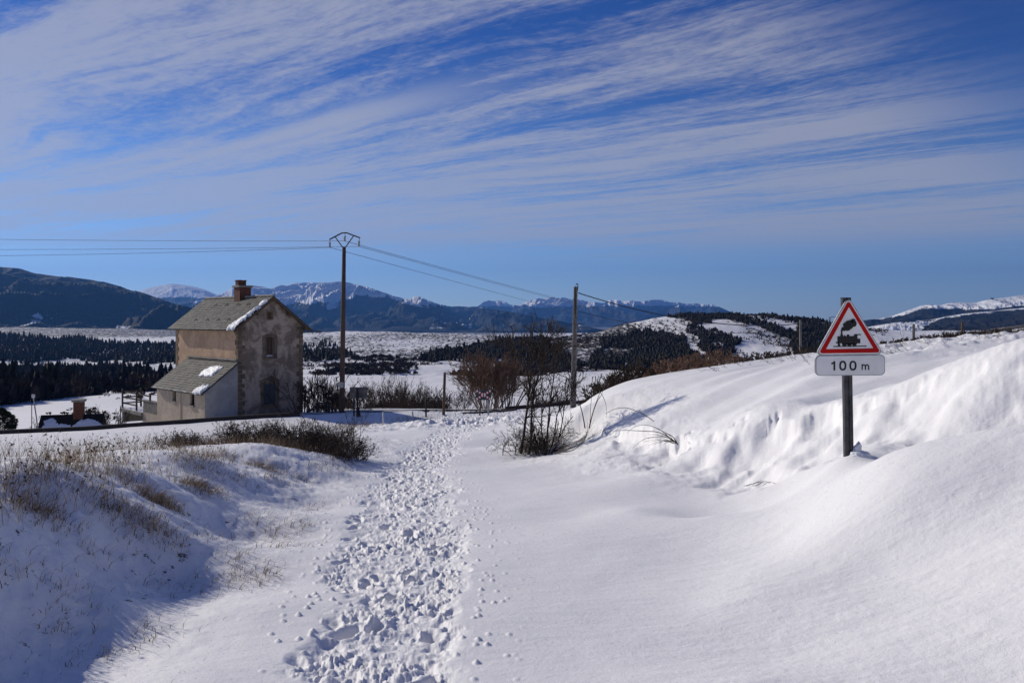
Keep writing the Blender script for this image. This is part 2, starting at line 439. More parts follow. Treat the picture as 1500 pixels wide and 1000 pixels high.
def link(name, me, mat=None, parent=None, loc=None, rotz=0.0):
    o = bpy.data.objects.new(name, me); COL.objects.link(o)
    if mat is not None and not me.materials: me.materials.append(mat)
    if parent is not None: o.parent = parent
    if loc is not None: o.location = loc
    if rotz: o.rotation_euler = (0, 0, rotz)
    return o


def tag(o, label=None, cat=None, group=None, kind=None):
    if label: o['label'] = label
    if cat: o['category'] = cat
    if group: o['group'] = group
    if kind: o['kind'] = kind
    return o


def thing(name, loc, rotz, label, cat, group=None):
    o = bpy.data.objects.new(name, None); COL.objects.link(o)
    o.empty_display_size = .2; o.location = loc; o.rotation_euler = (0, 0, rotz)
    return tag(o, label, cat, group)


def copy_thing(src, loc, rotz, label, scale=1.0):
    c = src.copy(); COL.objects.link(c); c.location = loc; c.rotation_euler = (0, 0, rotz)
    c.scale = (scale,) * 3 if not isinstance(scale, tuple) else scale
    c['label'] = label
    for ch in list(src.children):
        k = ch.copy(); COL.objects.link(k); k.parent = c
        for g in list(ch.children):
            q = g.copy(); COL.objects.link(q); q.parent = k
    return c


class MB:
    """collects vertices and faces of one mesh"""
    def __init__(s): s.v = []; s.f = []

    def add(s, vs, fs):
        b = len(s.v); s.v += [tuple(map(float, p)) for p in vs]; s.f += [tuple(i + b for i in f) for f in fs]; return s

    def box(s, x0, x1, y0, y1, z0, z1, jit=0.0):
        vs = [(x, y, z) for x in (x0, x1) for y in (y0, y1) for z in (z0, z1)]
        if jit: vs = [tuple(c + random.uniform(-jit, jit) for c in p) for p in vs]
        return s.add(vs, [(0, 1, 3, 2), (4, 6, 7, 5), (0, 4, 5, 1), (2, 3, 7, 6), (0, 2, 6, 4), (1, 5, 7, 3)])

    def prism(s, pts, axis, a, b):
        """polygon pts in the two remaining axes, extruded along axis from a to b"""
        def mk(p, t):
            if axis == 'y': return (p[0], t, p[1])
            if axis == 'x': return (t, p[0], p[1])
            return (p[0], p[1], t)
        n = len(pts); vs = [mk(p, a) for p in pts] + [mk(p, b) for p in pts]
        fs = [tuple(range(n - 1, -1, -1)), tuple(range(n, 2 * n))] + [(i, (i + 1) % n, (i + 1) % n + n, i + n) for i in range(n)]
        return s.add(vs, fs)

    def tube(s, pts, radii, sides=8, cap=True):
        pts = [np.array(p, float) for p in pts]
        if not hasattr(radii, '__len__'): radii = [radii] * len(pts)
        b = len(s.v); n = len(pts)
        for i, p in enumerate(pts):
            t = pts[min(i + 1, n - 1)] - pts[max(i - 1, 0)]; t /= (np.linalg.norm(t) + 1e-9)
            a = np.cross(t, (0, 0, 1) if abs(t[2]) < .9 else (1, 0, 0)); a /= np.linalg.norm(a); c = np.cross(t, a)
            for k in range(sides):
                an = 2 * pi * k / sides
                s.v.append(tuple(p + (a * cos(an) + c * sin(an)) * radii[i]))
        for i in range(n - 1):
            for k in range(sides):
                s.f.append((b + i * sides + k, b + i * sides + (k + 1) % sides, b + (i + 1) * sides + (k + 1) % sides, b + (i + 1) * sides + k))
        if cap:
            s.f.append(tuple(b + k for k in range(sides - 1, -1, -1))); s.f.append(tuple(b + (n - 1) * sides + k for k in range(sides)))
        return s

    def mesh(s, name, fix=True):
        me = bpy.data.meshes.new(name); me.from_pydata(s.v, [], s.f); me.update()
        if fix:
            import bmesh
            bm = bmesh.new(); bm.from_mesh(me); bmesh.ops.recalc_face_normals(bm, faces=bm.faces); bm.to_mesh(me); bm.free()
        return me

    def build(s, name, mat, parent=None, loc=None, rotz=0.0, smooth=False, bevel=0.0):
        me = s.mesh(name)
        if smooth: me.polygons.foreach_set('use_smooth', [True] * len(me.polygons))
        o = link(name, me, mat, parent, loc, rotz)
        if bevel:
            m = o.modifiers.new('bevel', 'BEVEL'); m.width = bevel; m.segments = 2; m.limit_method = 'ANGLE'
        return o


def cut(o, cutters):
    """carve openings (boxes or arches collected in an MB) out of a mesh"""
    c = bpy.data.objects.new('cutter', cutters.mesh('cutter')); COL.objects.link(c)
    c.parent = o.parent; bpy.context.view_layer.update()
    m = o.modifiers.new('openings', 'BOOLEAN'); m.operation = 'DIFFERENCE'; m.object = c; m.solver = 'EXACT'
    dg = bpy.context.evaluated_depsgraph_get(); dg.update()
    me = bpy.data.meshes.new_from_object(o.evaluated_get(dg)); o.modifiers.clear(); o.data = me
    bpy.data.objects.remove(c)


def tubes_np(PT, RD, sides=3):
    """PT (K,n,3) polylines, RD (K,n) radii -> vertices, quad faces"""
    K, n, _ = PT.shape
    T = np.empty_like(PT); T[:, 1:-1] = PT[:, 2:] - PT[:, :-2]; T[:, 0] = PT[:, 1] - PT[:, 0]; T[:, -1] = PT[:, -1] - PT[:, -2]
    T /= np.linalg.norm(T, axis=2, keepdims=True) + 1e-9
    up = np.where(np.abs(T[..., 2:3]) < .9, np.array([0, 0, 1.0]), np.array([1.0, 0, 0]))
    A_ = np.cross(T, up); A_ /= np.linalg.norm(A_, axis=2, keepdims=True) + 1e-9; B_ = np.cross(T, A_)
    an = np.arange(sides) * 2 * pi / sides
    V = PT[:, :, None] + (A_[:, :, None] * np.cos(an)[:, None] + B_[:, :, None] * np.sin(an)[:, None]) * RD[:, :, None, None]
    V = V.reshape(-1, 3)
    base = (np.arange(K) * n * sides)[:, None, None] + (np.arange(n - 1) * sides)[None, :, None]
    k = np.arange(sides); k2 = (k + 1) % sides
    Fq = np.stack([base + k, base + k2, base + k2 + sides, base + k + sides], -1).reshape(-1, 4)
    return V, Fq


def unit(v): return v / (np.linalg.norm(v, axis=-1, keepdims=True) + 1e-9)


def polyl(start, dirv_, length, n, r, wig=.12, grav=0.0):
    K = len(start); pts = np.zeros((K, n, 3)); pts[:, 0] = start; dcur = unit(dirv_.copy())
    for i in range(1, n):
        dcur = unit(dcur + r.normal(0, wig, (K, 3)) + np.array([0, 0, grav]))
        pts[:, i] = pts[:, i - 1] + dcur * (length / (n - 1))[:, None]
    return pts, dcur


def grow(r, stems, levels, n=5):
    """stems = (start, dir, length, radius) arrays; levels = list of dict(k, ratio, spread, rr, up, wig, t0)
    returns a list of (points, radii) per level"""
    out = []
    st, dr, ln, rd = stems[:4]; wig = stems[4] if len(stems) > 4 else .12; g = stems[5] if len(stems) > 5 else .03
    pts, _ = polyl(st, dr, ln, n, r, wig, g)
    rads = rd[:, None] * np.linspace(1, .35, n)[None]
    out.append((pts, rads))
    for L in levels:
        K = len(pts); k = L['k']
        t = r.uniform(L.get('t0', .25), 1.0, (K, k)) * (n - 1.001)
        i = np.floor(t).astype(int); f = (t - i)[..., None]; idx = np.arange(K)[:, None]
        p0 = pts[idx, i]; p1 = pts[idx, i + 1]
        start = p0 * (1 - f) + p1 * f; tan_ = unit(p1 - p0)
        rnd = unit(r.normal(0, 1, (K, k, 3)))
        perp = unit(rnd - tan_ * (rnd * tan_).sum(-1, keepdims=True))
        sp = L['spread'] * r.uniform(.6, 1.3, (K, k, 1))
        dnew = unit(tan_ * np.cos(sp) + perp * np.sin(sp) + np.array([0, 0, L.get('up', 0)]))
        plen = np.linalg.norm(pts[:, -1] - pts[:, 0], axis=1)
        ln = (plen[:, None] * L['ratio'] * r.uniform(.55, 1.2, (K, k)) * (1.15 - .5 * t / (n - 1))).ravel()
        rd = (rads[idx, i] * L['rr']).ravel()
        pts, _ = polyl(start.reshape(-1, 3), dnew.reshape(-1, 3), ln, n, r, L.get('wig', .12), L.get('g', .02))
        rads = np.maximum(rd[:, None] * np.linspace(1, .4, n)[None], L.get('rmin', .002))
        out.append((pts, rads))
    return out


def merge(parts):
    V = []; Fq = []; b = 0
    for v, f in parts: V.append(v); Fq.append(f + b); b += len(v)
    return np.concatenate(V), np.concatenate(Fq)


# ------------------------------------------------------------------ materials
def mat(name):
    m = bpy.data.materials.new(name); m.use_nodes = True; t = NT(m.node_tree); t.n.clear()
    b = t.new('ShaderNodeBsdfPrincipled'); o = t.new('ShaderNodeOutputMaterial'); t.l.new(b.outputs[0], o.inputs[0])
    return m, t, b


def bump(t, b, h, strength=.5, dist=.01):
    n = t.new('ShaderNodeBump'); n.inputs['Strength'].default_value = strength; n.inputs['Distance'].default_value = dist
    t.put(n.inputs['Height'], h); t.l.new(n.outputs[0], b.inputs['Normal'])


def simple(name, col, col2=None, scale=8, rough=.8, bs=.3, bd=.01, metal=0.0, stretch=(1, 1, 1), contrast=(.35, .65), spec=.3):
    m, t, b = mat(name); tc_ = t.new('ShaderNodeTexCoord'); v = t.scalevec(tc_.outputs['Object'], stretch)
    n = t.noise(v, scale, 5, .6)
    c2 = col2 or tuple(c * .6 for c in col)
    t.put(b.inputs['Base Color'], t.mix(t.maprange(n, *contrast), C4(c2), C4(col)))
    b.inputs['Roughness'].default_value = rough; b.inputs['Metallic'].default_value = metal
    b.inputs['Specular IOR Level'].default_value = spec
    if bs: bump(t, b, t.noise(v, scale * 4, 4, .6), bs, bd)
    return m


SNOWC = (.84, .85, .875)
def snow_ground_mat():
    m, t, b = mat('snow'); g = t.new('ShaderNodeNewGeometry'); pos = g.outputs['Position']
    at = t.new('ShaderNodeAttribute', attribute_name='veg').outputs['Fac']
    # scrub and heather tips poking through where 'veg' is high
    dist = t.vec('LENGTH', pos)
    nf = t.noise(t.scalevec(pos, (.26, .10, 1.0)), 1.0, 6, .68)
    nn = t.noise(t.scalevec(pos, (6, 6, 6)), 1.0, 5, .7)
    far = t.maprange(dist, 45, 140)
    nmix = t.math('ADD', t.math('MULTIPLY', nf, far), t.math('MULTIPLY', nn, t.math('SUBTRACT', 1.0, far)))
    thr = t.math('SUBTRACT', .80, t.math('MULTIPLY', at, .50))
    fac = t.maprange(t.math('SUBTRACT', nmix, thr), -.015, .05)
    brown = t.mix(t.noise(t.scalevec(pos, (.4, .4, .4)), 1.0, 4, .6), C4((.035, .028, .02)), C4((.075, .058, .038)))
    tint = t.mix(t.noise(pos, .8, 3, .5), C4((.84, .83, .838)), C4((.88, .87, .872)))
    t.put(b.inputs['Base Color'], t.mix(fac, tint, brown))
    b.inputs['Roughness'].default_value = .62; b.inputs['Specular IOR Level'].default_value = .25
    # crystals: fine grain close up, broader crust, a sparse glitter of icy grains
    gr = t.noise(pos, 95, 2, .7); gr2 = t.noise(pos, 26, 4, .6); gr3 = t.noise(t.scalevec(pos, (2.2, 5, 3)), 1.0, 5, .6)
    h = t.math('ADD', t.math('MULTIPLY', gr, .0032), t.math('ADD', t.math('MULTIPLY', gr2, .006), t.math('MULTIPLY', gr3, .020)))
    bump(t, b, h, .8, 1.0)
    vo = t.new('ShaderNodeTexVoronoi'); t.put(vo.inputs['Vector'], pos); vo.inputs['Scale'].default_value = 70
    spk = t.math('GREATER_THAN', t.sep(vo.outputs['Color'])[0], .985)
    t.put(b.inputs['Roughness'], t.math('SUBTRACT', .62, t.math('MULTIPLY', spk, .42)))
    return m

M = {}
M['snow'] = snow_ground_mat()
M['snowcap'] = simple('snow_cap', (.85, .86, .88), (.80, .81, .85), 6, .6, .5, .02)
def ms(k, *a, **kw): M[k] = simple(k, *a, **kw)
ms('wood_dark', (.060, .042, .032), (.022, .016, .013), 6, .85, .4, .01, stretch=(8, 8, .8))
ms('wood_pole', (.115, .078, .058), (.050, .036, .030), 5, .85, .4, .01, stretch=(10, 10, .5))
ms('wood_grey', (.15, .13, .115), (.07, .06, .05), 5, .85, .4, .01, stretch=(8, 8, .8))
ms('wood_brown', (.13, .085, .05), (.07, .045, .03), 5, .85, .3, .01, stretch=(8, 8, .8))
ms('concrete', (.27, .25, .225), (.16, .148, .135), 3, .9, .4, .01)
ms('concrete_pole', (.22, .20, .18), (.12, .108, .10), 4, .9, .3, .01, stretch=(4, 4, .6))
ms('block', (.17, .155, .14), (.09, .08, .075), 3, .9, .4, .01)
ms('steel', (.075, .075, .08), (.035, .035, .04), 8, .5, .1, .002, metal=.3)
ms('galv', (.36, .37, .38), (.26, .27, .28), 14, .45, .1, .002, metal=.6)
ms('rail', (.05, .040, .034), (.028, .022, .02), 8, .7, .2, .004)
ms('white_paint', (.62, .62, .62), (.45, .45, .44), 10, .6, .1, .002)
ms('bark', (.060, .044, .035), (.028, .021, .018), 14, .9, .3, .004)
ms('bark_brown', (.25, .15, .10), (.12, .075, .052), 14, .9, .2, .004)
ms('twig', (.060, .040, .030), (.030, .021, .017), 14, .9, 0)
ms('twig_pale', (.20, .14, .095), (.11, .075, .05), 6, .9, 0)
ms('straw', (.46, .35, .21), (.24, .165, .095), 5, .9, 0)
ms('straw_dark', (.10, .075, .048), (.05, .036, .025), 5, .9, 0)
ms('thicket_grass', (.20, .125, .075), (.08, .05, .034), 5, .9, 0)
ms('bramble', (.085, .062, .046), (.038, .028, .022), 5, .85, 0)
ms('bramble_leaf', (.16, .095, .06), (.05, .034, .024), 5, .8, 0)
ms('conifer', (.013, .016, .013), (.026, .021, .018), .09, .9, 0)
ms('conifer_near', (.030, .045, .020), (.012, .020, .010), 2, .85, 0)
ms('wood_far', (.066, .045, .035), (.026, .020, .018), .12, .95, 0)
ms('insulator', (.30, .32, .31), (.2, .22, .22), 8, .2, 0)
ms('wire', (.10, .10, .11), (.08, .08, .09), 8, .6, 0)
ms('cable', (.02, .02, .022), (.015, .015, .016), 8, .7, 0)
ms('brick_c', (.17, .062, .036), (.075, .034, .026), 9, .9, .3, .01)
ms('tarred', (.020, .017, .015), (.012, .010, .010), 5, .9, .3, .01)

# ------------------------------------------------------------------ ground sheet: fine near the camera, out to 3.4 km, then to the horizon
def uneven(a, b, step): return list(np.arange(a, b, step))
thd = np.concatenate([np.arange(-180, -60, 4), np.arange(-60, -36, .6), np.arange(-36, -33, .15), np.arange(-33, 33, .043), np.arange(33, 36, .15), np.arange(36, 60, .6), np.arange(60, 180.1, 4)])
thr_ = np.radians(thd); thr_[-1] = math.pi; thr_[0] = -math.pi
rr = [.02, .3, .8, 1.3, 1.8, 2.2, 2.6, 3.0]
while rr[-1] < 12: rr.append(rr[-1] * 1.0042)
while rr[-1] < 70: rr.append(rr[-1] * 1.0060)
rr = np.array(rr)
rr2 = [rr[-1]]
while rr2[-1] < 3300: rr2.append(rr2[-1] * 1.0085)
rr2 = np.array(rr2)


def veg_map(X, Y, Z):
    px, py = pxpy(X, Y, Z); R = np.hypot(X, Y)
    v = np.zeros(X.shape)
    # heathery plateau and hill
    pl = sstep(380, 520, R) * (px > 400) * (px < 1300)
    v = v + pl * (.58 + .42 * fbm(X * .008, Y * .004, 201, 4))
    hill = (px > 800) & (px < 1240) & (R > 380) & (R < 1000)
    v = v + hill * (.30 + .08 * (px < 960))
    v = v + sstep(900, 1400, R) * (px < 400) * .74
    v = v + (px < 300) * sstep(450, 600, R) * (R < 900) * .55
    v = v + (px < 330) * sstep(80, 140, R) * (R < 260) * (.28 + .25 * fbm(X * .02, Y * .02, 203, 3))
    v = v + (px > 1280) * sstep(200, 600, R) * .5
    v = v + (px > 1420) * sstep(70, 90, R) * (R < 200) * .75
    # dry stems on the left field and bank
    v = v + (X < -2.6) * (R < 45) * (.30 + .22 * fbm(X * .8, Y * .5, 205, 3)) * (1 - sstep(25, 45, R) * .6)
    v = v * sstep(2.3, 3.0, -X + (R > 60) * 99)
    v = np.where((X > -2.3) & (R < 60), 0, v)
    return np.where(R > 380, np.clip(v, 0, .74), np.clip(v, 0, 1))


def polar(name, th, r, kindlabel=None, close=True):
    TH, RR = np.meshgrid(th, r, indexing='ij')
    X = RR * np.sin(TH); Y = RR * np.cos(TH)
    X = X.ravel(); Y = Y.ravel(); Z = ground_z(X, Y)
    nt_, nr = len(th), len(r)
    i, j = np.meshgrid(np.arange(nt_ - 1), np.arange(nr - 1), indexing='ij')
    a = (i * nr + j).ravel(); b = ((i + 1) * nr + j).ravel()
    Fq = np.stack([b, a, a + 1, b + 1], 1)
    me = mesh_np(name, np.c_[X, Y, Z], Fq, {'veg': veg_map(X, Y, Z)}, smooth=True)
    return link(name, me, M['snow'])

g1 = polar('snow_ground', thr_, rr); tag(g1, kind='structure')
g2 = polar('valley_and_hills', thr_, rr2); tag(g2, kind='structure')
# the plain from there to the horizon, lower than everything else
hr = np.array([3250, 5000, 9000, 16000, 30000.0]); hth = np.radians(np.arange(-180, 181, 6))
TH, RR = np.meshgrid(hth, hr, indexing='ij'); nr = len(hr)
i, j = np.meshgrid(np.arange(len(hth) - 1), np.arange(nr - 1), indexing='ij'); a = (i * nr + j).ravel(); b = ((i + 1) * nr + j).ravel()
far = link('far_plain_ground', mesh_np('far_plain', np.c_[(RR * np.sin(TH)).ravel(), (RR * np.cos(TH)).ravel(), np.full(TH.size, -62.0)], np.stack([b, a, a + 1, b + 1], 1), {'veg': np.full(TH.size, .75)}, True), M['snow'])
tag(far, kind='structure')

# ------------------------------------------------------------------ mountain ranges: real relief at their own distance
def mountain_mat(name, forest, rock, sc):
    m, t, b = mat(name); g = t.new('ShaderNodeNewGeometry'); pos = g.outputs['Position']
    sn = t.new('ShaderNodeAttribute', attribute_name='snow').outputs['Fac']
    n = t.noise(t.scalevec(pos, (1 / sc, .55 / sc, 1.6 / sc)), 1.0, 8, .68)
    fac = t.maprange(t.math('ADD', sn, t.math('MULTIPLY', t.math('SUBTRACT', n, .5), 1.5)), .47, .56)
    f = t.mix(t.noise(t.scalevec(pos, (2.5 / sc, 1.2 / sc, 3 / sc)), 1.0, 6, .65), C4(forest), C4(rock))
    t.put(b.inputs['Base Color'], t.mix(fac, f, C4((.80, .81, .84))))
    b.inputs['Roughness'].default_value = .9; b.inputs['Specular IOR Level'].default_value = .1
    bump(t, b, t.noise(t.scalevec(pos, (1 / sc, 1 / sc, 1 / sc)), 4.0, 6, .7), .7, sc * .12)
    return m


def mountain(name, ridge, Yr, depth, zb, amp, sc, snowfn, mt, seed, nx=900, ny=170, gully=1.0):
    rx = np.array([p[0] for p in ridge], float); ry = np.array([p[1] for p in ridge], float)
    px = np.linspace(rx[0], rx[-1], nx)
    rid = np.interp(px, rx, ry)
    k = 7; ker = np.ones(k) / k; rid = np.convolve(np.pad(rid, k // 2, mode='edge'), ker, 'valid')
    u = (px - 750) / F
    t = np.concatenate([np.linspace(0, 1, ny), np.linspace(1.02, 1.6, ny // 6)])
    T, U = np.meshgrid(t, u); RID = np.repeat(rid[:, None], len(t), 1)
    Y = Yr - depth + depth * T; zr = EYE - (RID - HOR) / F * Yr
    X = U * Y
    prof = np.where(T <= 1, T ** 1.25 * (1 - .18 * np.sin(T * pi)), 1 - (T - 1) * 1.3)
    wx = fbm(X / sc * .5, Y / sc * .5, seed + 90, 3) * .8
    r_ = ridged(X / sc + wx, Y / sc * .45 + wx, seed, 6, .55)
    env = np.where(T <= 1, np.sin(np.clip(T, 0, 1) * pi) ** .7, 0) + .05
    Z = zb + (zr - zb) * prof + (r_ - .35) * amp * env * gully
    Z += fbm(X / sc * 3, Y / sc * 3, seed + 40, 4) * amp * .10 * (env + .12)
    Z = np.where(T <= 1, np.minimum(Z, EYE + (zr - EYE) * Y / Yr * 1.0 + 0 * Z + amp * .02), Z)
    ii, jj = np.meshgrid(np.arange(nx - 1), np.arange(len(t) - 1), indexing='ij'); a = (ii * len(t) + jj).ravel(); b = ((ii + 1) * len(t) + jj).ravel()
    ppx, ppy = pxpy(X, Y, Z)
    relief = r_
    sn = snowfn(ppx, ppy, Z, T, relief, X, Y)
    me = mesh_np(name, np.c_[X.ravel(), Y.ravel(), Z.ravel()], np.stack([b, a, a + 1, b + 1], 1), {'snow': np.clip(sn, -.6, 1.4).ravel()}, True)
    o = link(name, me, mt); tag(o, kind='structure'); return o


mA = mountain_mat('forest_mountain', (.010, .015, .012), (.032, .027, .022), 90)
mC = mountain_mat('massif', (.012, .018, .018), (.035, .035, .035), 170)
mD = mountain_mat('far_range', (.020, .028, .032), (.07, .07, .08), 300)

def soft(poly, px, py, w=10):
    """1 inside an outline, falling off over about w columns outside it"""
    s = np.zeros(px.shape)
    for dx in (-w, -w / 2, 0, w / 2, w):
        for dy in (-w / 3, 0, w / 3): s += inpoly(px + dx, py + dy, poly)
    return s / 15.0

# A: dark wooded mountain, left
def snA(px, py, Z, T, r, X, Y):
    a = soft([(-40, 432), (25, 428), (60, 437), (95, 448), (92, 468), (80, 486), (-40, 480)], px, py, 18) * (.24 + .75 * fbm(X / 55, Y / 200, 5, 5))
    b = soft([(92, 466), (135, 468), (130, 478), (88, 482)], px, py, 10) * .30
    c = soft([(180, 462), (195, 466), (235, 480), (262, 488), (262, 500), (200, 500), (145, 486), (150, 478)], px, py, 16) * (.30 + .75 * fbm(X / 50, Y / 180, 6, 5))
    e = soft([(215, 448), (235, 452), (250, 474), (232, 472)], px, py, 10) * .22
    return a + b + c + e + .02 + .10 * fbm(X / 300, Y / 300, 8, 3)
mountain('wooded_mountain', [(-420, 372), (-200, 372), (-60, 384), (0, 392), (28, 394), (50, 400), (80, 404), (105, 407), (150, 413), (178, 421), (190, 425), (205, 428), (232, 438), (255, 446), (280, 452), (330, 463), (400, 476), (470, 485)], 3700, 1500, -48, 160, 340, snA, mA, 301)

# B: smooth white summit behind it
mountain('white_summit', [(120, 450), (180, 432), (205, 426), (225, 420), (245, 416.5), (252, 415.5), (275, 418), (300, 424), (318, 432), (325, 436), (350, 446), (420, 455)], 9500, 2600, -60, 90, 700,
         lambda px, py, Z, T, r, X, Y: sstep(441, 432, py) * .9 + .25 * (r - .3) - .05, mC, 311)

# C: broad snow-topped massif, wooded below
def snC(px, py, Z, T, r, X, Y):
    line = np.interp(px, [250, 380, 420, 480, 520, 560, 600, 660, 720, 780], [444, 447, 448, 444, 438, 440, 446, 454, 454, 454])
    top = sstep(10, -12, py - line) * (.78 + .6 * (r - .35))
    tong = soft([(475, 445), (500, 446), (480, 458), (476, 462)], px, py, 6) * .55
    low = sstep(452, 462, py) * sstep(490, 480, py) * sstep(560, 660, px) * (.28 + .55 * fbm(X / 260, Y / 800, 9, 3))
    lowl = sstep(470, 480, py) * sstep(520, 440, px) * .12
    return top * sstep(900, 560, px + 120) + top * .45 * sstep(560, 620, px) + tong + low + lowl
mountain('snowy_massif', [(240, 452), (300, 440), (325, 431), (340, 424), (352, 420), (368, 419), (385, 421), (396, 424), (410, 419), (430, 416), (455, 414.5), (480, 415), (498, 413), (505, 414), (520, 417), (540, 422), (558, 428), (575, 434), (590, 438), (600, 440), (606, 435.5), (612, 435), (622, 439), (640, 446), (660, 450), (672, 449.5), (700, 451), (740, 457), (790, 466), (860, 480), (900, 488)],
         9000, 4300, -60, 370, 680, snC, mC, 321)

# D: far jagged range
def snD(px, py, Z, T, r, X, Y):
    top = sstep(458, 440, py) * (.66 + .9 * (r - .38))
    lowp = sstep(452, 460, py) * sstep(486, 476, py) * (.18 + .7 * fbm(X / 500, Y / 2600, 12, 3))
    return top + lowp
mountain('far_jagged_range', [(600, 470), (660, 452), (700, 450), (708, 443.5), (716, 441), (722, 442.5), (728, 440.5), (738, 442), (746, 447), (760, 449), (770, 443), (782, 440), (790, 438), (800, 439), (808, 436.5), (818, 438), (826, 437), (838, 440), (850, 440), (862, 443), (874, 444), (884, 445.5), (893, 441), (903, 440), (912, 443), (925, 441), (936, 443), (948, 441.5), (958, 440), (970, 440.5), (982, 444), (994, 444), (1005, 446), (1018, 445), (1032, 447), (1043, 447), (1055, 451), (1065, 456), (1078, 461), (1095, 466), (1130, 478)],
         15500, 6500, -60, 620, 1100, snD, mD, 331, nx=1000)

# E: right-hand slopes
def snE(px, py, Z, T, r, X, Y):
    edge = np.interp(px, [1290, 1320, 1350, 1380, 1440, 1500, 1700], [466, 461, 452, 451, 453, 447, 440])
    return sstep(5, -3, py - edge) * (.62 + .5 * (r - .35)) + .05
mountain('right_mountain', [(1200, 484), (1262, 470), (1290, 467), (1305, 464), (1322, 458), (1335, 453), (1350, 448), (1362, 446.5), (1376, 448), (1392, 444), (1410, 443.5), (1430, 443), (1450, 439), (1475, 436), (1500, 432), (1540, 426), (1650, 415), (1900, 410)], 5200, 1900, -50, 110, 420, snE, mA, 341)
def snF(px, py, Z, T, r, X, Y):
    dark = soft([(1375, 468), (1420, 462), (1520, 452), (1700, 450), (1700, 500), (1440, 500), (1405, 482), (1375, 486), (1352, 486)], px, py, 10)
    return .72 + .4 * (r - .4) - dark * .95 + .3 * fbm(X / 120, Y / 300, 14, 3)
mountain('rolling_snow_slope', [(1180, 492), (1240, 485), (1290, 476), (1310, 473), (1340, 470), (1365, 468), (1385, 464), (1410, 460), (1440, 457), (1500, 451), (1600, 445), (1900, 440)], 3900, 1500, -48, 60, 260, snF, mA, 351)

# ------------------------------------------------------------------ woods and scrub in the distance (masses nobody could count)
def scatter(n, px0, px1, R0, R1, polys, keep=None, seed=1):
    r = np.random.default_rng(seed)
    th = np.arctan(((r.uniform(px0, px1, n)) - 750) / F)
    s = r.uniform(math.log(R0), math.log(R1), n) if keep is None or keep != 'area' else np.log(np.sqrt(r.uniform(R0 ** 2, R1 ** 2, n)))
    R = np.exp(s); X = R * np.sin(th); Y = R * np.cos(th); Z = ground_z(X, Y); px, py = pxpy(X, Y, Z)
    ok = np.zeros(n, bool); sc_ = 1.0 / np.maximum(Y, 60) * 60
    qx_ = px + fbm(X * .03, Y * .015, 611, 3) * 26; qy_ = py + fbm(X * .035, Y * .02, 613, 3) * 9
    for p in polys: ok |= inpoly(qx_, qy_, p)
    return X[ok], Y[ok], Z[ok], px[ok], py[ok]


def conifer_mass(X, Y, Z, H, W_, seed, tiers=5, sides=6):
    """ragged whorled conifers, many small faces"""
    r = np.random.default_rng(seed); K = len(X); vs = []; fs = []; base = 0
    V = np.zeros((K, tiers, sides * 2 + 1, 3))
    for t in range(tiers):
        zt = t / tiers * .82 + .10
        rad_ = W_ * (1 - zt) ** .8 * .5
        an = np.linspace(0, 2 * pi, sides * 2, endpoint=False)[None] + r.uniform(0, 6.3, (K, 1))
        rr_ = rad_[:, None] * np.where(np.arange(sides * 2) % 2 == 0, 1.25, .35)[None] * r.uniform(.6, 1.3, (K, sides * 2))
        V[:, t, :-1, 0] = X[:, None] + np.cos(an) * rr_; V[:, t, :-1, 1] = Y[:, None] + np.sin(an) * rr_
        V[:, t, :-1, 2] = (Z + H * zt)[:, None] + r.normal(0, .03, (K, sides * 2)) * H[:, None]
        V[:, t, -1, 0] = X + r.normal(0, .02, K) * H; V[:, t, -1, 1] = Y; V[:, t, -1, 2] = Z + H * (zt + .30)
    n1 = sides * 2 + 1
    k = np.arange(sides * 2); tri = np.stack([k, (k + 1) % (sides * 2), np.full(sides * 2, sides * 2)], 1)
    Fq = (np.arange(K * tiers)[:, None, None] * n1 + tri[None]).reshape(-1, 3)
    return V.reshape(-1, 3), Fq


def spiky_mass(X, Y, Z, H, W_, seed, k=26):
    """bare crowns and scrub: sprays of thin blades rising from a base"""
    r = np.random.default_rng(seed); K = len(X)
    an = r.uniform(0, 2 * pi, (K, k)); ph = r.uniform(0, 1, (K, k)) ** .7
    c0 = np.stack([X[:, None] + np.cos(an) * ph * W_[:, None] * .30, Y[:, None] + np.sin(an) * ph * W_[:, None] * .30, Z[:, None] + r.uniform(-.05, .55, (K, k)) * H[:, None]], -1)
    tip = np.stack([X[:, None] + np.cos(an) * ph * W_[:, None] * .5, Y[:, None] + np.sin(an) * ph * W_[:, None] * .5, np.maximum(c0[..., 2] + .1 * H[:, None], Z[:, None] + (1 - ph ** 2 * .6) * r.uniform(.55, 1.05, (K, k)) * H[:, None])], -1)
    sd = unit(r.normal(0, 1, (K, k, 3)) * np.array([1, 1, .5])) * (W_ * .11)[:, None, None] * r.uniform(.5, 1.6, (K, k, 1))
    mid = (c0 + tip) / 2
    V = np.stack([c0, mid + sd, tip, mid - sd], 2).reshape(-1, 3)
    Fq = (np.arange(K * k) * 4)[:, None] + np.arange(4)[None]
    return V, Fq

def stuff(name, VF, m, label):
    o = link(name, mesh_np(name, *VF), M[m]); o['kind'] = 'stuff'; o['label'] = label; return o

r_ = np.random.default_rng(5)
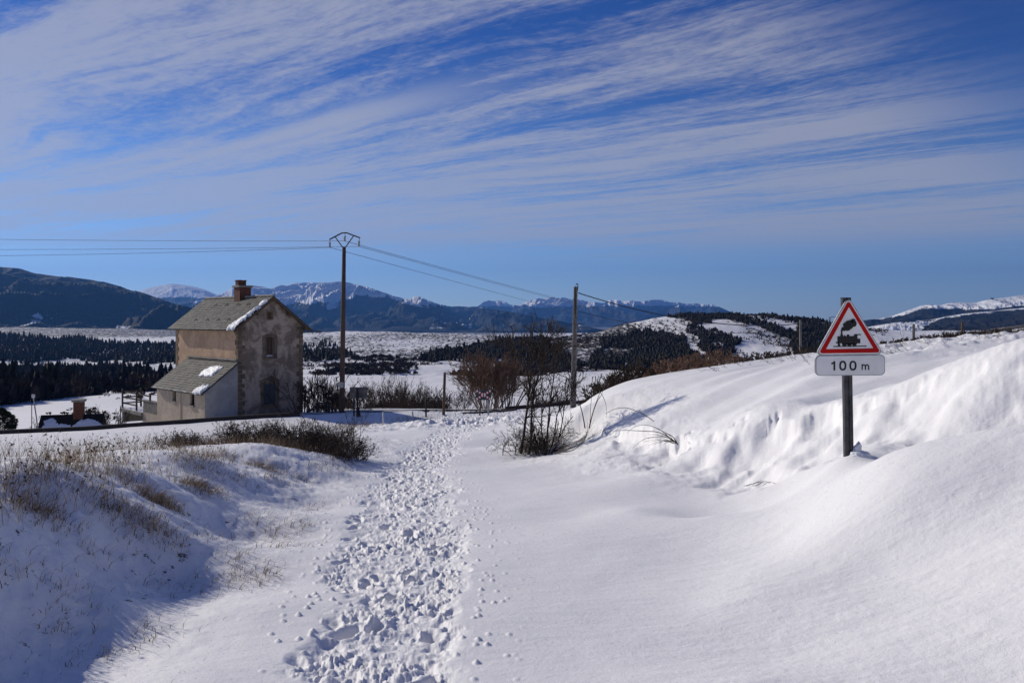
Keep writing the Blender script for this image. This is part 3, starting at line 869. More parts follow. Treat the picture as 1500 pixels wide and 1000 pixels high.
# left valley: belt of pines on the rising ground, then bare wood with odd conifers nearer by
pl = [(-80, 486), (0, 492), (60, 499), (120, 497), (180, 505), (260, 506), (340, 508), (340, 530), (260, 531), (160, 529), (0, 529), (-80, 528)]
X, Y, Z, px, py = scatter(60000, -80, 345, 500, 1500, [pl], seed=11)
kp = r_.random(len(X)) < .30 * (.5 + sstep(-.3, .2, fbm(X * .01, Y * .006, 401, 3))); X, Y, Z = X[kp], Y[kp], Z[kp]
H = r_.uniform(3.5, 7.5, len(X)) * (.75 + .9 * np.abs(fbm(X * .05, Y * .05, 621, 2)) + .45 * (r_.random(len(X)) < .08)); stuff('pine_forest', conifer_mass(X, Y, Z - .4, H, H * .55, 12, 4, 4), 'conifer', 'dark belt of pine forest crossing the left valley')
pl2 = [(-80, 531), (60, 536), (160, 538), (260, 556), (345, 556), (345, 575), (260, 573), (170, 575), (90, 583), (0, 597), (-80, 604)]
X, Y, Z, px, py = scatter(46000, -80, 345, 120, 620, [pl2], seed=13)
kp = r_.random(len(X)) < .15 * sstep(-.22, .1, fbm(X * .02, Y * .012, 403, 3)) * np.clip(Y / 300, .5, 2); X, Y, Z = X[kp], Y[kp], Z[kp]
con = r_.random(len(X)) < .20
H = r_.uniform(3, 6.5, len(X))
stuff('bare_woodland', spiky_mass(X[~con], Y[~con], Z[~con] - .2, H[~con] * .9, H[~con] * .85, 14, 34), 'wood_far', 'dull brown leafless woodland filling the left valley floor')
stuff('valley_conifers', conifer_mass(X[con], Y[con], Z[con] - .3, H[con] * 1.2, H[con] * .6, 15, 5, 5), 'conifer', 'dark conifers mixed through the bare woodland in the left valley')
# middle: pines on the plateau's flank, scrub rows
pm = [(612, 529), (640, 517), (690, 512), (740, 500), (790, 498), (830, 520), (820, 532), (760, 534), (620, 531)]
pm2 = [(352, 520), (440, 512), (470, 505), (482, 503), (500, 514), (512, 521), (500, 528), (400, 531)]
X, Y, Z, px, py = scatter(60000, 340, 860, 380, 1000, [pm, pm2], seed=17)
kp = r_.random(len(X)) < np.where(px > 600, .30, .16); X, Y, Z = X[kp], Y[kp], Z[kp]
H = r_.uniform(2.5, 5.5, len(X)) * (.75 + .9 * np.abs(fbm(X * .05, Y * .05, 621, 2)) + .45 * (r_.random(len(X)) < .08)); stuff('plateau_pines', conifer_mass(X, Y, Z - .3, H, H * .6, 18, 4, 4), 'conifer', 'dark pine copses on the flank of the white plateau')
pb = [(440, 520), (560, 522), (610, 528), (720, 532), (830, 530), (830, 549), (740, 549), (620, 549), (520, 548), (440, 551)]
X, Y, Z, px, py = scatter(30000, 430, 860, 270, 700, [pb], seed=19)
kp = r_.random(len(X)) < .13 * sstep(.0, .28, fbm(X * .02, Y * .01, 405, 4) + np.where((px > 530) & (px < 640), .25, 0) + np.where(px > 690, .2, 0) - np.where(px < 520, .02, 0)); X, Y, Z = X[kp], Y[kp], Z[kp]
H = r_.uniform(1.2, 3.2, len(X)); stuff('scrub_thickets', spiky_mass(X, Y, Z - .2, H, H * 1.8, 20, 26), 'wood_far', 'brown scrub thickets at the far edge of the snowy field')
# hill: pine woods in the hollows
ph = [[(862, 540), (864, 520), (880, 503), (900, 493), (925, 491), (950, 500), (955, 520), (950, 545)],
      [(925, 487), (950, 484), (985, 490), (1000, 497), (1015, 515), (1035, 530), (1070, 545), (940, 545), (950, 512)],
      [(985, 462), (1030, 460), (1090, 461), (1130, 464), (1175, 468), (1215, 474), (1220, 520), (1170, 520), (1150, 500), (1120, 486), (1095, 476), (1060, 468), (1020, 470)],
      [(1010, 466), (1035, 468), (1045, 484), (1075, 500), (1080, 525), (1060, 530), (1030, 510), (1010, 490)],
      [(700, 492), (740, 500), (800, 512), (830, 522), (860, 540), (760, 534), (700, 515)]]
X, Y, Z, px, py = scatter(90000, 690, 1240, 380, 800, ph, seed=23)
kp = r_.random(len(X)) < .62 * sstep(-.34, -.08, fbm(X * .018, Y * .010, 411, 4) + np.where(px > 1070, .12, .03)); X, Y, Z = X[kp], Y[kp], Z[kp]
H = r_.uniform(1.5, 3.4, len(X)) * (.75 + .9 * np.abs(fbm(X * .05, Y * .05, 621, 2)) + .45 * (r_.random(len(X)) < .08)); stuff('hill_pines', conifer_mass(X, Y, Z - .3, H, H * .9, 24, 4, 4), 'conifer', 'dark pine woods in the hollows of the scrubby hill')
X, Y, Z, px, py = scatter(60000, 400, 1300, 400, 1050, [[(400, 480), (1300, 455), (1300, 545), (400, 545)]], seed=29)
kp = r_.random(len(X)) < .11 * sstep(-.25, .45, fbm(X * .03, Y * .015, 407, 3)) * np.where(px > 760, 5.5, 1.1); X, Y, Z = X[kp], Y[kp], Z[kp]
H = r_.uniform(.6, 2.3, len(X)); stuff('hillside_scrub', spiky_mass(X, Y, Z - .1, H, H * 2.0, 30, 9), 'wood_far', 'low dark scrub dotted over the snowy hill and plateau')
X, Y, Z, px, py = scatter(9000, -60, 330, 70, 420, [[(-60, 575), (330, 560), (330, 640), (-60, 660)]], seed=31)
kp = r_.random(len(X)) < .16 * sstep(.05, .4, fbm(X * .05, Y * .03, 409, 3)); X, Y, Z = X[kp], Y[kp], Z[kp]
H = r_.uniform(.2, .8, len(X)); stuff('field_weeds', spiky_mass(X, Y, Z - .05, H, H * 2.2, 32, 14), 'wood_far', 'low dark weeds dotted over the sloping field left of the house')

# ------------------------------------------------------------------ the halt house
PHI = rad(47.0); hw_ = np.array([sin(PHI), cos(PHI)]); hl_ = np.array([-cos(PHI), sin(PHI)])
HC = np.array([(349 - 750) / F * 56, 56.0]); ZG = -6.2
LH, WH = 10.35, 4.70
def Hx(x, y): return HC + hw_ * x + hl_ * y
def hz(z): return z - ZG


def wall_mat(name, light, dark, stain, warm):
    m, t, b = mat(name); tc_ = t.new('ShaderNodeTexCoord'); v = tc_.outputs['Object']
    n = t.noise(v, .9, 6, .65, .5); n2 = t.noise(v, 4.5, 5, .7); n3 = t.noise(t.scalevec(v, (2.5, 2.5, .35)), 1.2, 4, .6)
    c = t.mix(t.maprange(n, .42, .57), C4(dark), C4(light))
    c = t.mix(t.math('MULTIPLY', t.maprange(n2, .48, .70), .55), c, C4(stain))
    c = t.mix(t.math('MULTIPLY', t.maprange(n3, .5, .75), .35), c, C4(warm))
    t.put(b.inputs['Base Color'], c); b.inputs['Roughness'].default_value = .95; b.inputs['Specular IOR Level'].default_value = .1
    bump(t, b, t.math('ADD', t.math('MULTIPLY', n2, .03), t.math('MULTIPLY', t.noise(v, 22, 4, .7), .012)), .8, 1.0)
    return m
M['render_gable'] = wall_mat('old_gable_render', (.42, .34, .265), (.20, .155, .12), (.115, .09, .07), (.42, .30, .20))
M['render_side'] = wall_mat('pink_beige_render', (.56, .38, .25), (.44, .30, .20), (.34, .25, .18), (.52, .39, .28))
M['render_annex'] = wall_mat('grey_annex_render', (.44, .37, .30), (.37, .31, .25), (.28, .235, .19), (.46, .37, .28))
M['render_grey'] = wall_mat('cement_render', (.36, .35, .34), (.30, .29, .28), (.24, .235, .23), (.36, .34, .32))
M['quoin'] = simple('quoin_stone', (.20, .145, .095), (.10, .075, .052), 1.6, .95, .6, .02)
M['slate'] = None
m, t, b = mat('slate'); tcx = t.new('ShaderNodeTexCoord'); ob_ = t.new('ShaderNodeAttribute', attribute_name='tone').outputs['Fac']
c = t.mix(ob_, C4((.048, .047, .048)), C4((.112, .107, .104)))
c = t.mix(t.math('MULTIPLY', t.maprange(t.noise(tcx.outputs['Object'], 1.1, 5, .6), .5, .7), .5), c, C4((.13, .12, .108)))
t.put(b.inputs['Base Color'], c); b.inputs['Roughness'].default_value = .75; b.inputs['Specular IOR Level'].default_value = .2
bump(t, b, t.noise(tcx.outputs['Object'], 14, 4, .6), .4, .01); M['slate'] = m
M['glass'] = simple('dark_glass', (.02, .02, .022), (.015, .015, .016), 2, .08, 0, spec=.5)
M['shutter_blue'] = simple('faded_blue_paint', (.075, .088, .10), (.05, .058, .066), 5, .8, .3, .005, stretch=(6, 6, .6))
M['curtain'] = simple('brown_curtain', (.16, .085, .05), (.08, .045, .03), 3, .9, .3, .01, stretch=(9, 9, .4))
M['dark'] = simple('dark_interior', (.02, .018, .016), (.012, .011, .01), 2, 1, 0)


def slate_roof(name, parent, x0, z0, x1, z1, y0, y1, course=.22, wide=.34):
    """rows of overlapping slates from eave (x0,z0) to ridge (x1,z1), running y0..y1"""
    dx, dz = x1 - x0, z1 - z0; L = math.hypot(dx, dz); ux, uz = dx / L, dz / L; nx_, nz_ = (-uz, ux) if ux > 0 else (uz, -ux)
    n = int(L / course); vs = []; fs = []; tone = []
    for i in range(n + 1):
        off = (i % 2) * wide * .5; y = y0 - off
        while y < y1:
            a, b_ = max(y, y0), min(y + wide - .012, y1)
            if b_ - a > .03:
                s0 = i * course - random.uniform(0, .035); s1 = min(i * course + course * 1.35, L); h0 = .052 + random.uniform(-.006, .014); h1 = .018
                if s1 > s0 + .02:
                    bq = len(vs)
                    for (s_, h_) in ((s0, h0), (s1, h1)):
                        for yy in (a, b_):
                            for hh in (h_, h_ - .018): vs.append((x0 + ux * s_ + nx_ * hh, yy, z0 + uz * s_ + nz_ * hh))
                    fs += [tuple(bq + k for k in f) for f in ((0, 2, 6, 4), (1, 5, 7, 3), (0, 1, 3, 2), (4, 6, 7, 5), (0, 4, 5, 1), (2, 3, 7, 6))]
                    tone += [random.random()] * 8
            y += wide
    # the boarding under the slates
    bq = len(vs)
    for s_ in (0, L):
        for yy in (y0 + .02, y1 - .02):
            for hh in (0, -.07): vs.append((x0 + ux * s_ + nx_ * hh, yy, z0 + uz * s_ + nz_ * hh))
    fs += [tuple(bq + k for k in f) for f in ((0, 2, 6, 4), (1, 5, 7, 3), (0, 1, 3, 2), (4, 6, 7, 5), (0, 4, 5, 1), (2, 3, 7, 6))]; tone += [.1] * 8
    me = bpy.data.meshes.new(name); me.from_pydata(vs, [], fs); me.update()
    at_ = me.attributes.new('tone', 'FLOAT', 'POINT'); at_.data.foreach_set('value', tone)
    import bmesh
    bm = bmesh.new(); bm.from_mesh(me); bmesh.ops.recalc_face_normals(bm, faces=bm.faces); bm.to_mesh(me); bm.free()
    return link(name, me, M['slate'], parent)


def snow_patch(name, parent, pts, x0, z0, x1, z1, th=.09):
    """pts in (distance along the roof y, distance up the slope s): a soft thick patch of snow lying on it"""
    dx, dz = x1 - x0, z1 - z0; L = math.hypot(dx, dz); ux, uz = dx / L, dz / L; nx_, nz_ = (-uz, ux) if ux > 0 else (uz, -ux)
    ys = [p[0] for p in pts]; ss = [p[1] for p in pts]; n = 46
    gy = np.linspace(min(ys) - .1, max(ys) + .1, n); gs_ = np.linspace(min(ss) - .1, max(ss) + .1, n)
    A1, B1 = np.meshgrid(gy, gs_, indexing='ij')
    a1 = A1 + fbm(A1 * 4, B1 * 4, 5, 3) * .22; b1 = B1 + fbm(A1 * 4, B1 * 4, 9, 3) * .22
    q = np.zeros(A1.shape)
    for ox in (-.09, -.03, .03, .09):
        for oy in (-.09, -.03, .03, .09): q += inpoly(a1 + ox, b1 + oy, pts)
    q /= 16
    h = np.where(q > .05, .055 + th * np.sqrt(q) * (1 + .4 * fbm(A1 * 3, B1 * 3, 3, 2)), .0)
    V = np.stack([x0 + ux * B1 + nx_ * h, A1, z0 + uz * B1 + nz_ * h], -1).reshape(-1, 3)
    keep = q > .05; f = []
    for i in range(n - 1):
        for j in range(n - 1):
            if keep[i:i + 2, j:j + 2].any(): f.append((i * n + j, (i + 1) * n + j, (i + 1) * n + j + 1, i * n + j + 1))
    me = mesh_np(name, V, np.array(f), None, True); return link(name, me, M['snowcap'], parent)


house = thing('halt_house', (HC[0], HC[1], ZG), pi / 2 - PHI, 'tall old rendered house with slate roof, stone quoins and lean-to beside the railway', 'house')
zE, zR = hz(1.33), hz(3.20)
w = MB().prism([(0, 0), (WH, 0), (WH, zE), (WH / 2, zR), (0, zE)], 'y', 0, LH).build('wall', M['render_gable'], house)
me = w.data; me.materials.append(M['render_side'])
def arch(x0, x1, z0, z1, rise, n=8):
    pts = [(x0, z0), (x1, z0), (x1, z1 - rise)]
    for i in range(1, n): a = i / n; pts.append((x1 + (x0 - x1) * a, z1 - rise + rise * 4 * a * (1 - a)))
    pts.append((x0, z1 - rise)); return pts
wc = 2.24
cm = MB(); cm.prism(arch(wc - .33, wc + .33, hz(-.75), hz(.58), .08), 'y', -.5, .22)
cm.prism(arch(wc - .47, wc + .47, hz(-3.95), hz(-2.32), .16), 'y', -.5, .20)
cm.box(wc - .14, wc + .14, -.5, .3, hz(1.80), hz(2.22))
cut(w, cm)
for p in w.data.polygons:
    if p.normal.x < -.9: p.material_index = 1
# long side wall's plaster crack and the drain stain are in the render; quoins are real stones
q, q2, q3 = MB(), MB(), MB(); z = .2; i = 0
while z < zE - .12:
    hh = random.uniform(.27, .36); la, lb_ = (.46, .27) if i % 2 else (.27, .46)
    e = .028
    q.prism([(-e, -e), (la, -e), (la, .02), (.02, .02), (.02, lb_), (-e, lb_)], 'z', z, min(z + hh - .025, zE - .08))
    q2.prism([(WH + e, -e), (WH - la, -e), (WH - la, .02), (WH - .02, .02), (WH - .02, lb_), (WH + e, lb_)], 'z', z, min(z + hh - .025, zE - .08))
    q3.prism([(-e, LH + e), (la, LH + e), (la, LH - .02), (.02, LH - .02), (.02, LH - lb_), (-e, LH - lb_)], 'z', z, min(z + hh - .025, zE - .08))
    z += hh; i += 1
for q_ in (q, q2, q3): q_.build('quoins', M['quoin'], house, bevel=.012)
# roof
sl = (zR - zE) / (WH / 2); oe, og = .47, .36
tt = .10
r1 = slate_roof('roof', house, -oe, zE - sl * oe + tt, WH / 2, zR + tt, -og, LH + og)
r1['label'] = 'left slope of the slate roof, in the sun'
r2 = slate_roof('roof', house, WH + oe, zE - sl * oe + tt, WH / 2, zR + tt, -og, LH + og)
r2['label'] = 'right slope of the slate roof, turned away'
MB().tube([(WH / 2, -og, zR + tt + .05), (WH / 2, LH + og, zR + tt + .05)], .09, 8).build('ridge_tiles', M['concrete'], house)
# barge boards and purlin ends
for sgn, xe in ((1, -oe), (-1, WH + oe)):
    x0_, z0_, x1_, z1_ = xe, zE - sl * oe + tt - .02, WH / 2, zR + tt - .02
    MB().prism([(x0_, z0_), (x0_, z0_ - .17), (x1_, z1_ - .20), (x1_, z1_)], 'y', -og - .035, -og).build('barge_board', M['wood_brown'], house)
for xx in (-.06, WH * .25, WH / 2, WH * .75, WH + .06):
    zz = zE + sl * min(xx, WH - xx) - .13
    MB().box(xx - .07, xx + .07, -og, .1, zz - .12, zz + .05).build('purlin', M['wood_brown'], house)
r1s = snow_patch('snow_patch', r1, [(-.30, .15), (.55, .05), (.7, .35), (.25, 1.3), (-.02, 2.1), (-.05, 2.35), (-.28, 2.3)], -oe, zE - sl * oe + tt, WH / 2, zR + tt, .13)
snow_patch('snow_patch', r1, [(-.28, 2.62), (.0, 2.6), (.25, 2.95), (.1, 3.12), (-.2, 2.95)], -oe, zE - sl * oe + tt, WH / 2, zR + tt, .10)
# snow hooks in two rows
dxr, dzr = (WH / 2 + oe), (zR - zE + sl * oe); Lr = math.hypot(dxr, dzr); ux, uz = dxr / Lr, dzr / Lr
for s_, ys in ((.9, (2.0, 3.6, 5.4, 7.4)), (2.6, (1.8, 3.4, 5.2, 7.0))):
    for y in ys:
        x_ = -oe + ux * s_; z_ = zE - sl * oe + tt + uz * s_
        MB().tube([(x_, y - .22, z_ + .05), (x_ + ux * .1, y, z_ + uz * .1 + .16), (x_, y + .25, z_ + .06)], .018, 5).build('roof_hook', M['rail'], house)
# gutter line of icicled wet edge
# chimney on the ridge
ch = MB().box(WH / 2 - .42, WH / 2 + .42, 3.85, 4.8, zR - .55, hz(4.02)).build('chimney', M['brick_c'], house, bevel=.01)
MB().box(WH / 2 - .52, WH / 2 + .52, 3.75, 4.9, hz(4.02) + .003, hz(4.17)).build('chimney_cap', M['concrete'], ch, bevel=.02)
MB().box(WH / 2 - .30, WH / 2 + .30, 4.35, 4.82, hz(4.173), hz(4.50)).build('chimney_pot', M['brick_c'], ch, bevel=.01)
MB().box(WH / 2 - .34, WH / 2 + .34, 4.31, 4.86, hz(4.503), hz(4.56)).build('chimney_lid', M['brick_c'], ch, bevel=.01)
# windows of the gable
def surround(x0, x1, z0, z1, rise, wd, dep, n=8):
    """arched ring of dressed stone, proud of the wall"""
    mb = MB(); inn = arch(x0, x1, z0, z1, rise, n); out_ = arch(x0 - wd, x1 + wd, z0 - .02, z1 + wd, rise + .05, n)
    inn = inn[1:] + inn[:1]; out_ = out_[1:] + out_[:1]
    for k in range(len(inn) - 1):
        a, b_, c_, d_ = inn[k], inn[k + 1], out_[k + 1], out_[k]
        mb.prism([a, b_, c_, d_], 'y', -dep, .03)
    return mb
win = surround(wc - .33, wc + .33, hz(-.75), hz(.58), .08, .20, .035).build('window', M['quoin'], house); win['label'] = 'upper window with stone surround and brown curtain'
MB().box(wc - .52, wc + .52, -.10, .05, hz(-.90), hz(-.755)).build('sill', M['quoin'], win, bevel=.01)
fr = MB()
for a_, b_ in ((wc - .33, wc - .27), (wc + .27, wc + .33), (wc - .03, wc + .03)): fr.box(a_, b_, .12, .17, hz(-.74), hz(.57))
fr.box(wc - .27, wc - .03, .12, .17, hz(-.74), hz(-.67)); fr.box(wc + .03, wc + .27, .12, .17, hz(-.74), hz(-.67))
fr.build('frame', M['wood_grey'], win)
MB().box(wc - .33, wc + .33, .18, .2, hz(-.75), hz(.55)).build('curtain', M['curtain'], win)
MB().box(wc - .30, wc + .30, .06, .10, hz(-.75), hz(-.64)).build('threshold', M['white_paint'], win)
for a_ in (-.31, .20): MB().box(wc + a_, wc + a_ + .11, .02, .10, hz(-.7), hz(.5)).build('shutter', M['wood_grey'], win)
win = surround(wc - .47, wc + .47, hz(-3.95), hz(-2.32), .16, .20, .035).build('window', M['quoin'], house); win['label'] = 'lower window closed by faded blue shutters'
MB().box(wc - .6, wc + .6, -.09, .05, hz(-4.1), hz(-3.953)).build('sill', M['quoin'], win, bevel=.01)
for s_ in (-1, 1):
    shm = MB(); x0_ = wc + (0.008 if s_ > 0 else -.45); 
    for k in range(4): shm.box(x0_ + k * .111, x0_ + k * .111 + .105, .06, .09, hz(-3.92), hz(-2.62))
    shm.box(x0_, x0_ + .44, .035, .058, hz(-3.75), hz(-3.64)); shm.box(x0_, x0_ + .44, .035, .058, hz(-2.86), hz(-2.75))
    shm.build('shutter', M['shutter_blue'], win)
MB().box(wc - .46, wc + .46, .12, .14, hz(-2.62), hz(-2.35)).build('pane', M['glass'], win)
wn = MB()
for a_, b_, c_, d_ in ((-.22, -.14, 1.72, 2.30), (.14, .22, 1.72, 2.30), (-.14, .14, 2.222, 2.30), (-.14, .14, 1.72, 1.798)): wn.box(wc + a_, wc + b_, -.03, .04, hz(c_), hz(d_))
win = wn.build('window', M['quoin'], house); win['label'] = 'small attic opening under the gable'
MB().box(wc - .13, wc + .13, .14, .17, hz(1.81), hz(2.21)).build('shutter', M['curtain'], win)
# flaking remains of painted marks between the windows
fl = MB()
for x_, z_, a_ in ((-.26, -1.62, .05), (.0, -1.64, .045), (.10, -1.58, .06), (.24, -1.66, .055), (.27, -1.52, .04)):
    fl.prism([(wc + x_ + cos(k) * a_ * random.uniform(.7, 1.2), hz(z_) + sin(k) * a_ * random.uniform(.7, 1.3)) for k in (0, .9, 1.8, 2.7, 3.6, 4.5, 5.4)], 'y', -.006, .01)
fl.build('paint_flakes', M['concrete'], house)

# lean-to along the left wall
AX, AL = 2.24, 7.95
zA, zB = hz(-1.10), hz(-2.86)
slb = (zA - zB) / AX
lt = thing  # (kept simple: the lean-to is part of the house)
lw = MB().prism([(-AX, 0), (-.005, 0), (-.005, zA - .02), (-AX, zB)], 'y', .02, AL).build('lean_to', M['render_annex'], house)
lw['label'] = 'lean-to with two slit windows under its own slate roof'
lw.data.materials.append(M['render_grey'])
cm = MB(); cm.box(-AX - .4, -AX + .25, .02 + 1.62, .02 + 2.28, hz(-3.88), hz(-3.10)); cm.box(-AX - .4, -AX + .25, 4.58, 5.18, hz(-3.80), hz(-3.12))
cut(lw, cm)
cm2 = MB().box(-AX - .4, -AX + .25, 4.58, 5.18, hz(-3.80), hz(-3.12))
for p in lw.data.polygons:
    if p.normal.y < -.9 and p.center.x > -AX + .3: p.material_index = 1
wpn = MB().box(-AX - .05, -AX + .0, 3.8, AL, .1, hz(-2.98)).build('wall_panel', M['render_annex'], lw); cut(wpn, cm2)
for y_, za, zb_, ww in ((1.97, -3.88, -3.10, .33), (4.88, -3.80, -3.12, .30)):
    wv = MB()
    for a_, b_ in ((-ww, -ww + .05), (ww - .05, ww)): wv.box(-AX + .12, -AX + .17, y_ + a_, y_ + b_, hz(za), hz(zb_))
    wv.box(-AX + .12, -AX + .17, y_ - ww + .05, y_ + ww - .05, hz(zb_) - .05, hz(zb_))
    wo = wv.build('window', M['wood_dark'], lw)
    MB().box(-AX + .18, -AX + .2, y_ - ww, y_ + ww, hz(za), hz(zb_)).build('pane', M['glass'], wo)
    MB().box(-AX - .13, -AX + .10, y_ - ww - .08, y_ + ww + .08, hz(za) - .09, hz(za) - .002).build('sill', M['concrete'], wo, bevel=.01)
r3 = slate_roof('lean_to_roof', lw, -AX - .34, zB - slb * .34 + .09, -.02, zA + .07, -.22, AL + .25)
MB().box(-.16, -.002, .03, AL + .1, zA + .12, zA + .24).build('flashing', M['concrete'], lw, bevel=.02)
edge = MB()
x0_ = -AX - .34
for k in range(26):
    y_ = -.2 + (AL + .4) * k / 26 + random.uniform(0, .1)
    edge.box(x0_ - .02 + random.uniform(0, .03), x0_ + .04, y_, y_ + AL / 26 + .12, zB - slb * .34 + .12, zB - slb * .34 + random.uniform(.135, .17))
edge.build('frozen_edge', M['snowcap'], r3)
snow_patch('snow_patch', r3, [(1.2, 1.75), (2.9, 1.6), (3.1, 2.05), (2.6, 2.5), (1.7, 2.62), (1.1, 2.5)], x0_, zB - slb * .34 + .09, -.02, zA + .07, .09)
snow_patch('snow_patch', r3, [(-.05, .15), (1.0, .05), (1.1, .45), (.5, .75), (0, .7)], x0_, zB - slb * .34 + .09, -.02, zA + .07, .12)

# terrace beyond the lean-to: low wall, block parapet, slab over a dark opening, timber railing on top
ty0 = AL + .02
ter = thing('terrace', (HC[0], HC[1], ZG), pi / 2 - PHI, 'low rendered terrace with a grey block parapet at the left end of the lean-to', 'terrace')
TL1, TL2 = 2.9, 4.4; ty1 = ty0 + TL1; ty2 = ty1 + TL2
MB().box(-AX + .01, -.6, ty0, ty1, .1, hz(-5.0)).build('wall', M['render_annex'], ter)
bk = MB()
for rw in range(4):
    z0_ = hz(-4.995) + rw * .205; yy = ty0 + .02 - (.2 if rw % 2 else 0)
    while yy < ty1 - .05:
        a_, b_ = max(yy, ty0 + .02), min(yy + .40, ty1 - .01)
        bk.box(-AX + .03, -AX + .2, a_, b_, z0_, z0_ + .19); yy += .415
bk.box(-AX + .04, -AX + .19, ty0 + .02, ty1 - .02, hz(-5.0), hz(-4.19))
bk.build('parapet', M['block'], ter)
MB().box(-AX - .02, -AX + .24, ty0, ty1 + .02, hz(-4.17), hz(-4.10)).build('coping', M['concrete'], ter)
pv = MB().box(-AX + .01, -.6, ty2 - .25, ty2, .1, hz(-5.3)); pv.box(-.85, -.6, ty1, ty2 - .25, .1, hz(-5.3)); pv.build('retaining_wall', M['concrete'], ter)
MB().box(-AX - .12, -.5, ty1 + .005, ty2 + .1, hz(-5.295), hz(-5.05)).build('slab', M['concrete'], ter, bevel=.02)
MB().box(-AX, -.6, ty1 + .02, ty2 + .05, hz(-5.047), hz(-5.0)).build('snow_cover', M['snowcap'], ter)
rl = thing('timber_railing', (HC[0], HC[1], ZG), pi / 2 - PHI, 'dark timber railing on the terrace beside the house', 'railing')
pz = hz(-5.0); ys = [ty2 - .1, ty1 + 1.3, ty1 - 1.4]
for k, y_ in enumerate(ys): MB().box(-AX - .03, -AX + .07, y_ - .07, y_ + .07, pz if k < 2 else hz(-4.10), pz + 1.45).build('post', M['wood_dark'], rl)
for y_ in (ty2 - .1, ty1 - .4): MB().box(-.9, -.78, y_ - .06, y_ + .06, pz, pz + 1.45).build('post', M['wood_dark'], rl)
for h_ in (.35, .80, 1.22): MB().box(-AX + .072, -AX + .11, ys[1] if h_ < .5 else ys[2], ys[0], pz + h_ - .055, pz + h_ + .055).build('rail', M['wood_dark'], rl)
for h_ in (.35, .80, 1.22): MB().box(-AX + .0, -.8, ty2 - .03, ty2 + .01, pz + h_ - .05, pz + h_ + .05).build('rail', M['wood_dark'], rl)

# ------------------------------------------------------------------ half-buried hut with brick chimney
hut0 = np.array([(63 - 750) / F * 53, 53.0]); hdir = np.array([(150 - 750) / F * 54.0 - hut0[0], 1.0]); HL = np.linalg.norm(hdir); hdir /= HL
hang = math.atan2(hdir[1], hdir[0])
hzg = -6.0
hut = thing('trackside_hut', (hut0[0], hut0[1], hzg), hang, 'low tarred-roof hut with a squat brick chimney, half hidden behind the railway', 'hut')
zr_, ze_ = -4.25 - hzg, -5.05 - hzg
hb = MB().prism([(-.85, 0), (.85, 0), (.85, ze_), (0, zr_ - .1), (-.85, ze_)], 'x', .15, HL - .1).build('wall', M['concrete'], hut)
for sg in (-1, 1):
    mb = MB(); a0 = (-.03, 0, 0)
    pts = [(sg * 1.12, ze_ - .2), (sg * 1.12, ze_ - .1), (0, zr_ + .06), (0, zr_ - .05)]
    rf = mb.prism(pts, 'x', -.12, HL + .12)
    o = rf.build('roof', M['tarred'], hut)
    if sg < 0: hroof = o
MB().box(-.15, -.02, -.95, -.8, ze_ - .5, ze_).build('post', M['wood_grey'], hut)
hch = MB().box(1.75, 2.3, -.35, .35, zr_ - .5, -3.42 - hzg).build('chimney', M['brick_c'], hut, bevel=.01)
MB().box(1.66, 2.39, -.44, .44, -3.417 - hzg, -3.27 - hzg).build('chimney_cap', M['concrete'], hch, bevel=.02)
def hut_snow(pts, th):
    ox = snow_patch('snow_patch', hroof, pts, 0, 0, 1, 0, th)
    me = ox.data; n = len(me.vertices); co = np.zeros(n * 3); me.vertices.foreach_get('co', co); co = co.reshape(-1, 3)
    s = co[:, 0].copy(); y = co[:, 1].copy(); h = co[:, 2].copy()
    L_ = math.hypot(1.12, zr_ - ze_ + .16); ux_, uz_ = 1.12 / L_, (zr_ - ze_ + .16) / L_
    c2 = np.stack([y, -1.12 + ux_ * s - uz_ * (h - .05), ze_ - .1 + uz_ * s + ux_ * (h - .05)], -1)
    me.vertices.foreach_set('co', c2.ravel()); me.update()
hut_snow([(.1, .2), (1.6, .2), (1.5, .55), (.95, .5), (.6, 1.05), (.35, 1.0)], .05)
hut_snow([(1.75, .15), (3.6, .15), (3.1, .7), (2.6, .95), (2.25, .9), (2.0, .5)], .06)
MB().tube([(0, 0, 0), (-.12, 0, 1.0), (-.28, 0, 2.05)], .035, 6).build('lamp_pole', M['galv'], None)
lp = bpy.data.objects['lamp_pole']; lp.location = ((56 - 750) / F * 50, 50, -4.9); tag(lp, 'thin leaning pale pole with a small lantern beside the hut', 'pole')
MB().box(-.08, .08, -.07, .07, 0, .2).build('lantern', M['white_paint'], lp, loc=(-.29, 0, 2.05), bevel=.02)

